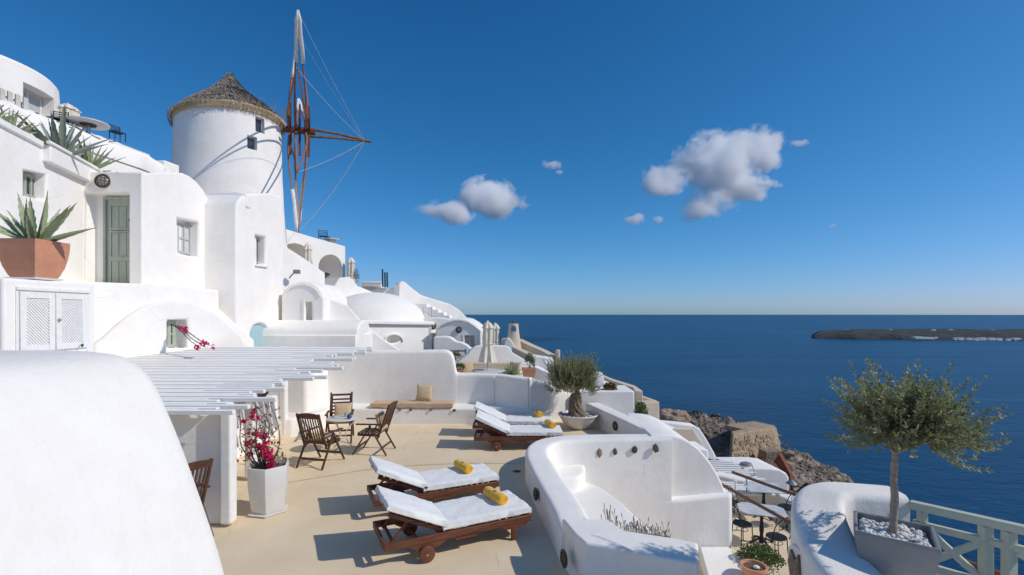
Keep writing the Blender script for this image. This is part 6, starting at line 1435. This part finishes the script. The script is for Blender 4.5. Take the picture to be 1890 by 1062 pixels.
cls = [(BP(492, 832), .10, 30), (BP(498, 845), .07, 22), (BP(483, 826), .07, 18), (BP(502, 856), .05, 12), (BP(476, 800), .08, 26), (BP(484, 805), .04, 8), (BP(490, 806), .035, 7), (BP(465, 818), .06, 16), (BP(478, 822), .03, 6),
       (BP(467, 764), .04, 8), (BP(465, 771), .035, 8), (BP(477, 772), .035, 7), (BP(469, 758), .03, 5), (BP(449, 777), .035, 7), (BP(459, 838), .05, 12), (BP(460, 800), .03, 5), (BP(434, 850), .035, 7), (BP(500, 862), .04, 9), (BP(455, 818), .04, 6), (BP(490, 818), .05, 10)]
bougain('bougainvillea', tuple(b0), st_, 'leggy bougainvillea with bright magenta flowers growing in the tall white planter', 60, cls, 330, .011)
q0 = V(fi(318, 600, out=.02)); 
stems2 = [[q0, P(338, 606, 10.2), P(350, 622, 9.9), P(366, 633, 9.7), P(378, 641, 9.5)], [q0, P(335, 612, 10.2), P(352, 630, 9.9), P(370, 642, 9.6)], [q0, P(345, 612, 10.0), P(362, 624, 9.8), P(385, 637, 9.5), P(395, 636, 9.5)]]
bougain('bougainvillea_spray', tuple(q0), stems2, 'bare bougainvillea branch with magenta tips lying on the pergola roof by the small window', 61, [(tuple(P(340, 607, 10.1)), .07, 14), (tuple(P(334, 606, 10.2)), .05, 8), (tuple(P(342, 612, 10.1)), .04, 6), (tuple(P(377, 633, 9.6)), .08, 22), (tuple(P(364, 641, 9.65)), .05, 12), (tuple(P(392, 643, 9.5)), .03, 5)], 0, .014, .08)
tw_ = root('stray_twig', tuple(P(145, 642, 7.6)), 'single green leaf on a twig at the foot of the lattice cabinet', 'twig'); mb = MB().tube([P(141, 642, 7.1), P(147, 638, 7.1), P(153, 635, 7.1)], .004, 4); build(mb, 'stem', TWIG, tw_)
mb = MB(); leaf_quad(mb, P(152, 634, 7.1), V((.2, -.2, -.9)).normalized(), V((0, -1, 0)), .06, .055); build(mb, 'leaf', LEAFG, tw_, fix=False)

# ================================================================== RIGHT FOREGROUND WALL, RAILING, LOWER TERRACE
rw = root('curved_seat_wall', (3, 4.6, .5), 'broad soft edged white wall curling round the slate grey planter at the lower right', 'wall')
build(sweep([(2.95, 2.6, .80), (2.86, 3.4, .82), (2.82, 3.9, .86), (2.84, 4.3, .97), (2.93, 4.62, 1.13), (3.08, 4.82, 1.22), (3.3, 4.90, 1.25), (3.55, 4.88, 1.25), (3.85, 4.85, 1.24)], [.50, .50, .50, .50, .46, .42, .40, .38, .38], -1.7, r=.085, n=7, wob=.016, sub=6), 'wall', WHITE, rw, smooth=55)
build(MB().prism([(2.75, 2.2), (3.05, 2.2), (3.05, 4.3), (3.2, 4.65), (3.0, 4.75), (2.8, 4.4)], -1.7, .62), 'inner_step', WHITE, rw, bevel=.06, seg=4) if False else None
p = V((2.612, 4.43, .72)); nrm = V((-1, -.05, 0))
mb = MB(); 
for i in range(14):
    a = 2*pi*i/14; rr_ = .17*(1+.12*sin(3*a)); mb.v.append(p+V((-.012, cos(a)*rr_*.7, sin(a)*rr_)))
mb.f = [tuple(range(14))]; build(mb.extr(mb.v[:14], (.06, 0, 0)) if False else MB().extr(mb.v[:14], (.05, 0, 0)), 'inset_plaster', WHITE, rw)
build(MB().extr([p+V((-.035, y_, z_)) for y_, z_ in [(.04, -.20), (.09, -.02), (.05, .10), (-.02, .03), (-.07, .11), (-.09, -.06), (-.05, -.2)]], (.06, 0, 0)), 'inset_stone', STONEB, rw)
rl = root('green_railing', (4.4, 4.1, .5), 'pale sage green wooden railing with crossed braces above the sea', 'railing')
ra_, rb_ = V((3.83, 4.65, 0)), V((5.1, 3.28, 0)); rd = (rb_-ra_).normalized(); RL = (rb_-ra_).length
def rp_(t_, z): return V((ra_.x+rd.x*t_, ra_.y+rd.y*t_, z))
def rbar(a, b, w_, h_, nm): build(MB().beam(a, b, w_, h_), nm, GREENL, rl, bevel=.006, seg=1)
rbar(rp_(.0, 1.17), rp_(RL, 1.17), .085, .07, 'top_rail'); rbar(rp_(.02, 1.0), rp_(RL, 1.0), .055, .06, 'mid_rail'); rbar(rp_(.12, .62), rp_(RL, .62), .055, .07, 'bottom_rail')
for t_ in (.523, .668, 1.45): rbar(rp_(t_*.995, 1.133), rp_(t_*.995, .28), .08, .08, 'post')
for t_ in (.09,): rbar(rp_(t_, 1.133), rp_(t_, 1.032), .07, .06, 'stub_post')
for t0, t1 in ((.13, .48), (.71, 1.41)):
    rbar(rp_(t0, .965), rp_(t1, .66), .04, .06, 'brace'); a, b = rp_(t0, .66), rp_(t1, .965); rbar(a, b, .035, .06, 'brace')
hr0 = root('lower_handrail', (4.7, 4.6, .4), 'brown wooden handrail seen through the green railing', 'handrail')
build(MB().beam(P(1762, 1030, 5.0), P(1900, 1078, 4.6), .05, .04), 'rail', RAILBR, hr0)
tag(build(MB().prism([(3.6, 4.2), (4.2, 4.7), (4.4, 4.5), (3.9, 3.9)], .0, .50), 'white_ledge', WHITE, bevel=.02), 'low white ledge under the end of the green railing', 'ledge')
for i, (a, b, lab) in enumerate([((1351, 871, 12.0), (1476, 916, 10.4), 'upper brown wooden handrail crossing the view of the lower terrace'), ((1330, 893, 11.0), (1462, 966, 9.4), 'lower brown wooden handrail crossing in front of the iron chairs')]):
    t = root('wooden_handrail', tuple(P(*b)), lab, 'handrail'); pa, pb_ = P(*a), P(*b); build(MB().beam(pa, pb_, .042, .048), 'rail', RAILBR, t, bevel=.008)
    build(MB().beam(pa+V((0, 0, -.033)), pb_+V((0, 0, -.033)), .02, .016), 'under_rail', RAILBR, t)
# iron bistro chairs
def make_iron():
    t = lroot('iron_chair', '', 'chair', 'black wrought iron chairs on the lower terrace')
    circ = lambda r_, z_, n=24: [(r_*cos(2*pi*i/n), r_*sin(2*pi*i/n), z_) for i in range(n+1)]
    build(MB().lathe([(0, .445), (.165, .445), (.165, .452), (0, .455)], (0, 0, 0), 24), 'seat', METB, t); build(MB().tube(circ(.175, .448), .012, 6), 'seat_ring', METB, t, smooth=True)
    for a in (45, 135, 225, 315):
        c_, s_ = cos(radians(a)), sin(radians(a)); build(MB().tube([(.18*c_, .18*s_, .44), (.19*c_, .19*s_, .25), (.225*c_, .225*s_, .0)], .010, 6), 'leg', METB, t)
        build(MB().ball((.225*c_, .225*s_, .012), .016, 1), 'foot', METB, t)
    bk = catm([V(p_) for p_ in [(-.18, -.12, .44), (-.19, -.17, .60), (-.17, -.22, .76), (-.09, -.25, .86), (0, -.255, .885), (.09, -.25, .86), (.17, -.22, .76), (.19, -.17, .60), (.18, -.12, .44)]], 4)
    build(MB().tube(bk, .010, 6), 'back_frame', METB, t, smooth=True)
    for s_ in (-1, 1):
        pts = [V((s_*(.075+(.065*(1-i/26))*cos(i*.42+2.6)), -.235, .735+(.065*(1-i/26))*sin(i*.42+2.6))) for i in range(24)]; build(MB().tube(pts, .006, 5), 'scroll', METB, t)
        build(MB().tube([(s_*.02, -.25, .86), (s_*.03, -.235, .72), (s_*.12, -.19, .62), (s_*.185, -.18, .66)], .006, 5), 'scroll_stem', METB, t)
    build(MB().tube(circ(.11, .33, 16), .006, 5), 'ring', METB, t); return t
IC = make_iron()
ics = [((5.03, 10.56), radians(-75), 'black iron chair at the left of the front marble table, seen side on'), ((5.44, 9.94), radians(8), 'black iron chair at the front marble table, nearest the camera with its back to it'),
       ((5.33, 11.80), radians(-40), 'black iron chair between the two rear marble tables'), ((6.53, 11.47), radians(15), 'black iron chair at the right marble table below the handrails'), ((5.18, 13.18), radians(10), 'black iron chair at the rear left marble table, half behind the handrail')]
for i, ((x, y), a, lab) in enumerate(ics):
    o = IC if i == 0 else copy_tree(IC, label=lab); o['label'] = lab; place(o, (x, y, -2.05), a, 1.06)
def mtable(x, y, rz, w, d, label, h=.74, octo=False):
    t = root('marble_table', (x, y, -2.05), label, 'table', 'marble topped tables on the lower terrace', rz=rz); OFF[t.name] = V()
    pts = [(-w/2, -d/2), (w/2, -d/2), (w/2, d/2), (-w/2, d/2)] if not octo else [(-w/2+.14, -d/2), (w/2-.14, -d/2), (w/2, -d/2+.14), (w/2, d/2-.14), (w/2-.14, d/2), (-w/2+.14, d/2), (-w/2, d/2-.14), (-w/2, -d/2+.14)]
    build(MB().prism(pts, h-.025, h), 'tabletop', MARB, t, bevel=.004, seg=1)
    build(MB().lathe([(.06, .02), (.045, .06), (.035, .2), (.05, .3), (.032, .45), (.035, h-.06), (.12, h-.026)], (0, 0, 0), 14), 'pedestal', METB, t, smooth=50)
    for k in range(4):
        a = k*pi/2+.4; build(MB().tube([(.03*cos(a), .03*sin(a), .10), (.15*cos(a), .15*sin(a), .07), (.27*cos(a), .27*sin(a), .02)], [.028, .024, .03], 7), 'foot', METB, t)
mtable(5.51, 10.67, radians(-18), .95, .68, 'white marble table with clipped corners at the front of the lower terrace', octo=True)
mtable(6.28, 12.06, radians(-10), .85, .75, 'white marble table to the right, behind the lower handrail')
mtable(5.22, 13.67, radians(-5), .95, .7, 'white marble table at the rear left of the lower terrace')
for k, (px, py, Yp, lab) in enumerate([(1378, 878, 12.2, 'articulated metal floodlight on a post beside the upper handrail')]):
    q = P(px, 883, Yp); t = root('floodlight', tuple(q), lab, 'lamp')
    build(MB().tube([q+V((0, 0, -.9)), q, q+V((.05, 0, .05))], .018, 6), 'post', STEEL, t); build(MB().tube([q, q+V((.22, 0, .08)), q+V((.14, 0, .32))], .012, 5), 'arm', STEEL, t)
    build(MB().lathe([(.02, .06), (.10, .03), (.13, -.03), (.11, -.03), (0, .02)], q+V((-.02, 0, .36)), 18, sx=1.3), 'lamp_head', SLATE, t, smooth=40)
    build(MB().tube([q+V((0, 0, -.1)), q+V((.05, -.1, -.35)), q+V((-.15, -.1, -.6)), q+V((-.3, 0, -.75))], .006, 4), 'cable', METB, t)
q = P(1461, 893, 11.0); t = root('small_lamp', tuple(q), 'small dark lamp standing on the low white wall by the upper handrail end', 'lamp')
build(MB().lathe([(0, .10), (.09, .04), (.12, 0), (0, .0)], q, 14), 'lamp_head', SLATE, t, smooth=40); build(MB().tube([q, q+V((0, 0, -.15))], .03, 8), 'stand', METB, t); build(MB().tube([q+V((.12, 0, -.2)), q+V((.3, -.1, .05))], .03, 6), 'bracket', METB, t)
lw = root('lower_terrace_wall', (6, 12, -1.6), 'low curved white wall closing the lower terrace towards the rocks', 'wall')
build(sweep([(4.5, 14.2, -1.45), (5.6, 13.9, -1.5), (6.4, 13.3, -1.55), (6.95, 12.4, -1.6), (7.1, 11.0, -1.6), (7.15, 8.5, -1.6)], .45, -2.4, r=.09, n=5), 'wall', WHITE, lw, smooth=55)
build(MB().tube([(5.5, 11.9, -2.05), (5.5, 11.9, -1.1)], .028, 8), 'white_post', PAINTW, lw) ; build(MB().lathe([(.09, 0), (.08, .02), (.03, .04)], (5.5, 11.9, -2.05), 12), 'post_base', PAINTW, lw)
dr_ = root('floor_drain', (.08, 9.2, 0), 'small dark drain cover in the floor shadow beside the curved parapet', 'drain'); g = G(954, 871)
build(MB().lathe([(0, .006), (.075, .006), (.08, .002)], (g.x, g.y, 0), 20), 'cover', STONED, dr_); build(MB().tube([V((g.x+.078*cos(i*pi/8), g.y+.078*sin(i*pi/8), .006)) for i in range(17)], .006, 4), 'rim', STEEL, dr_)
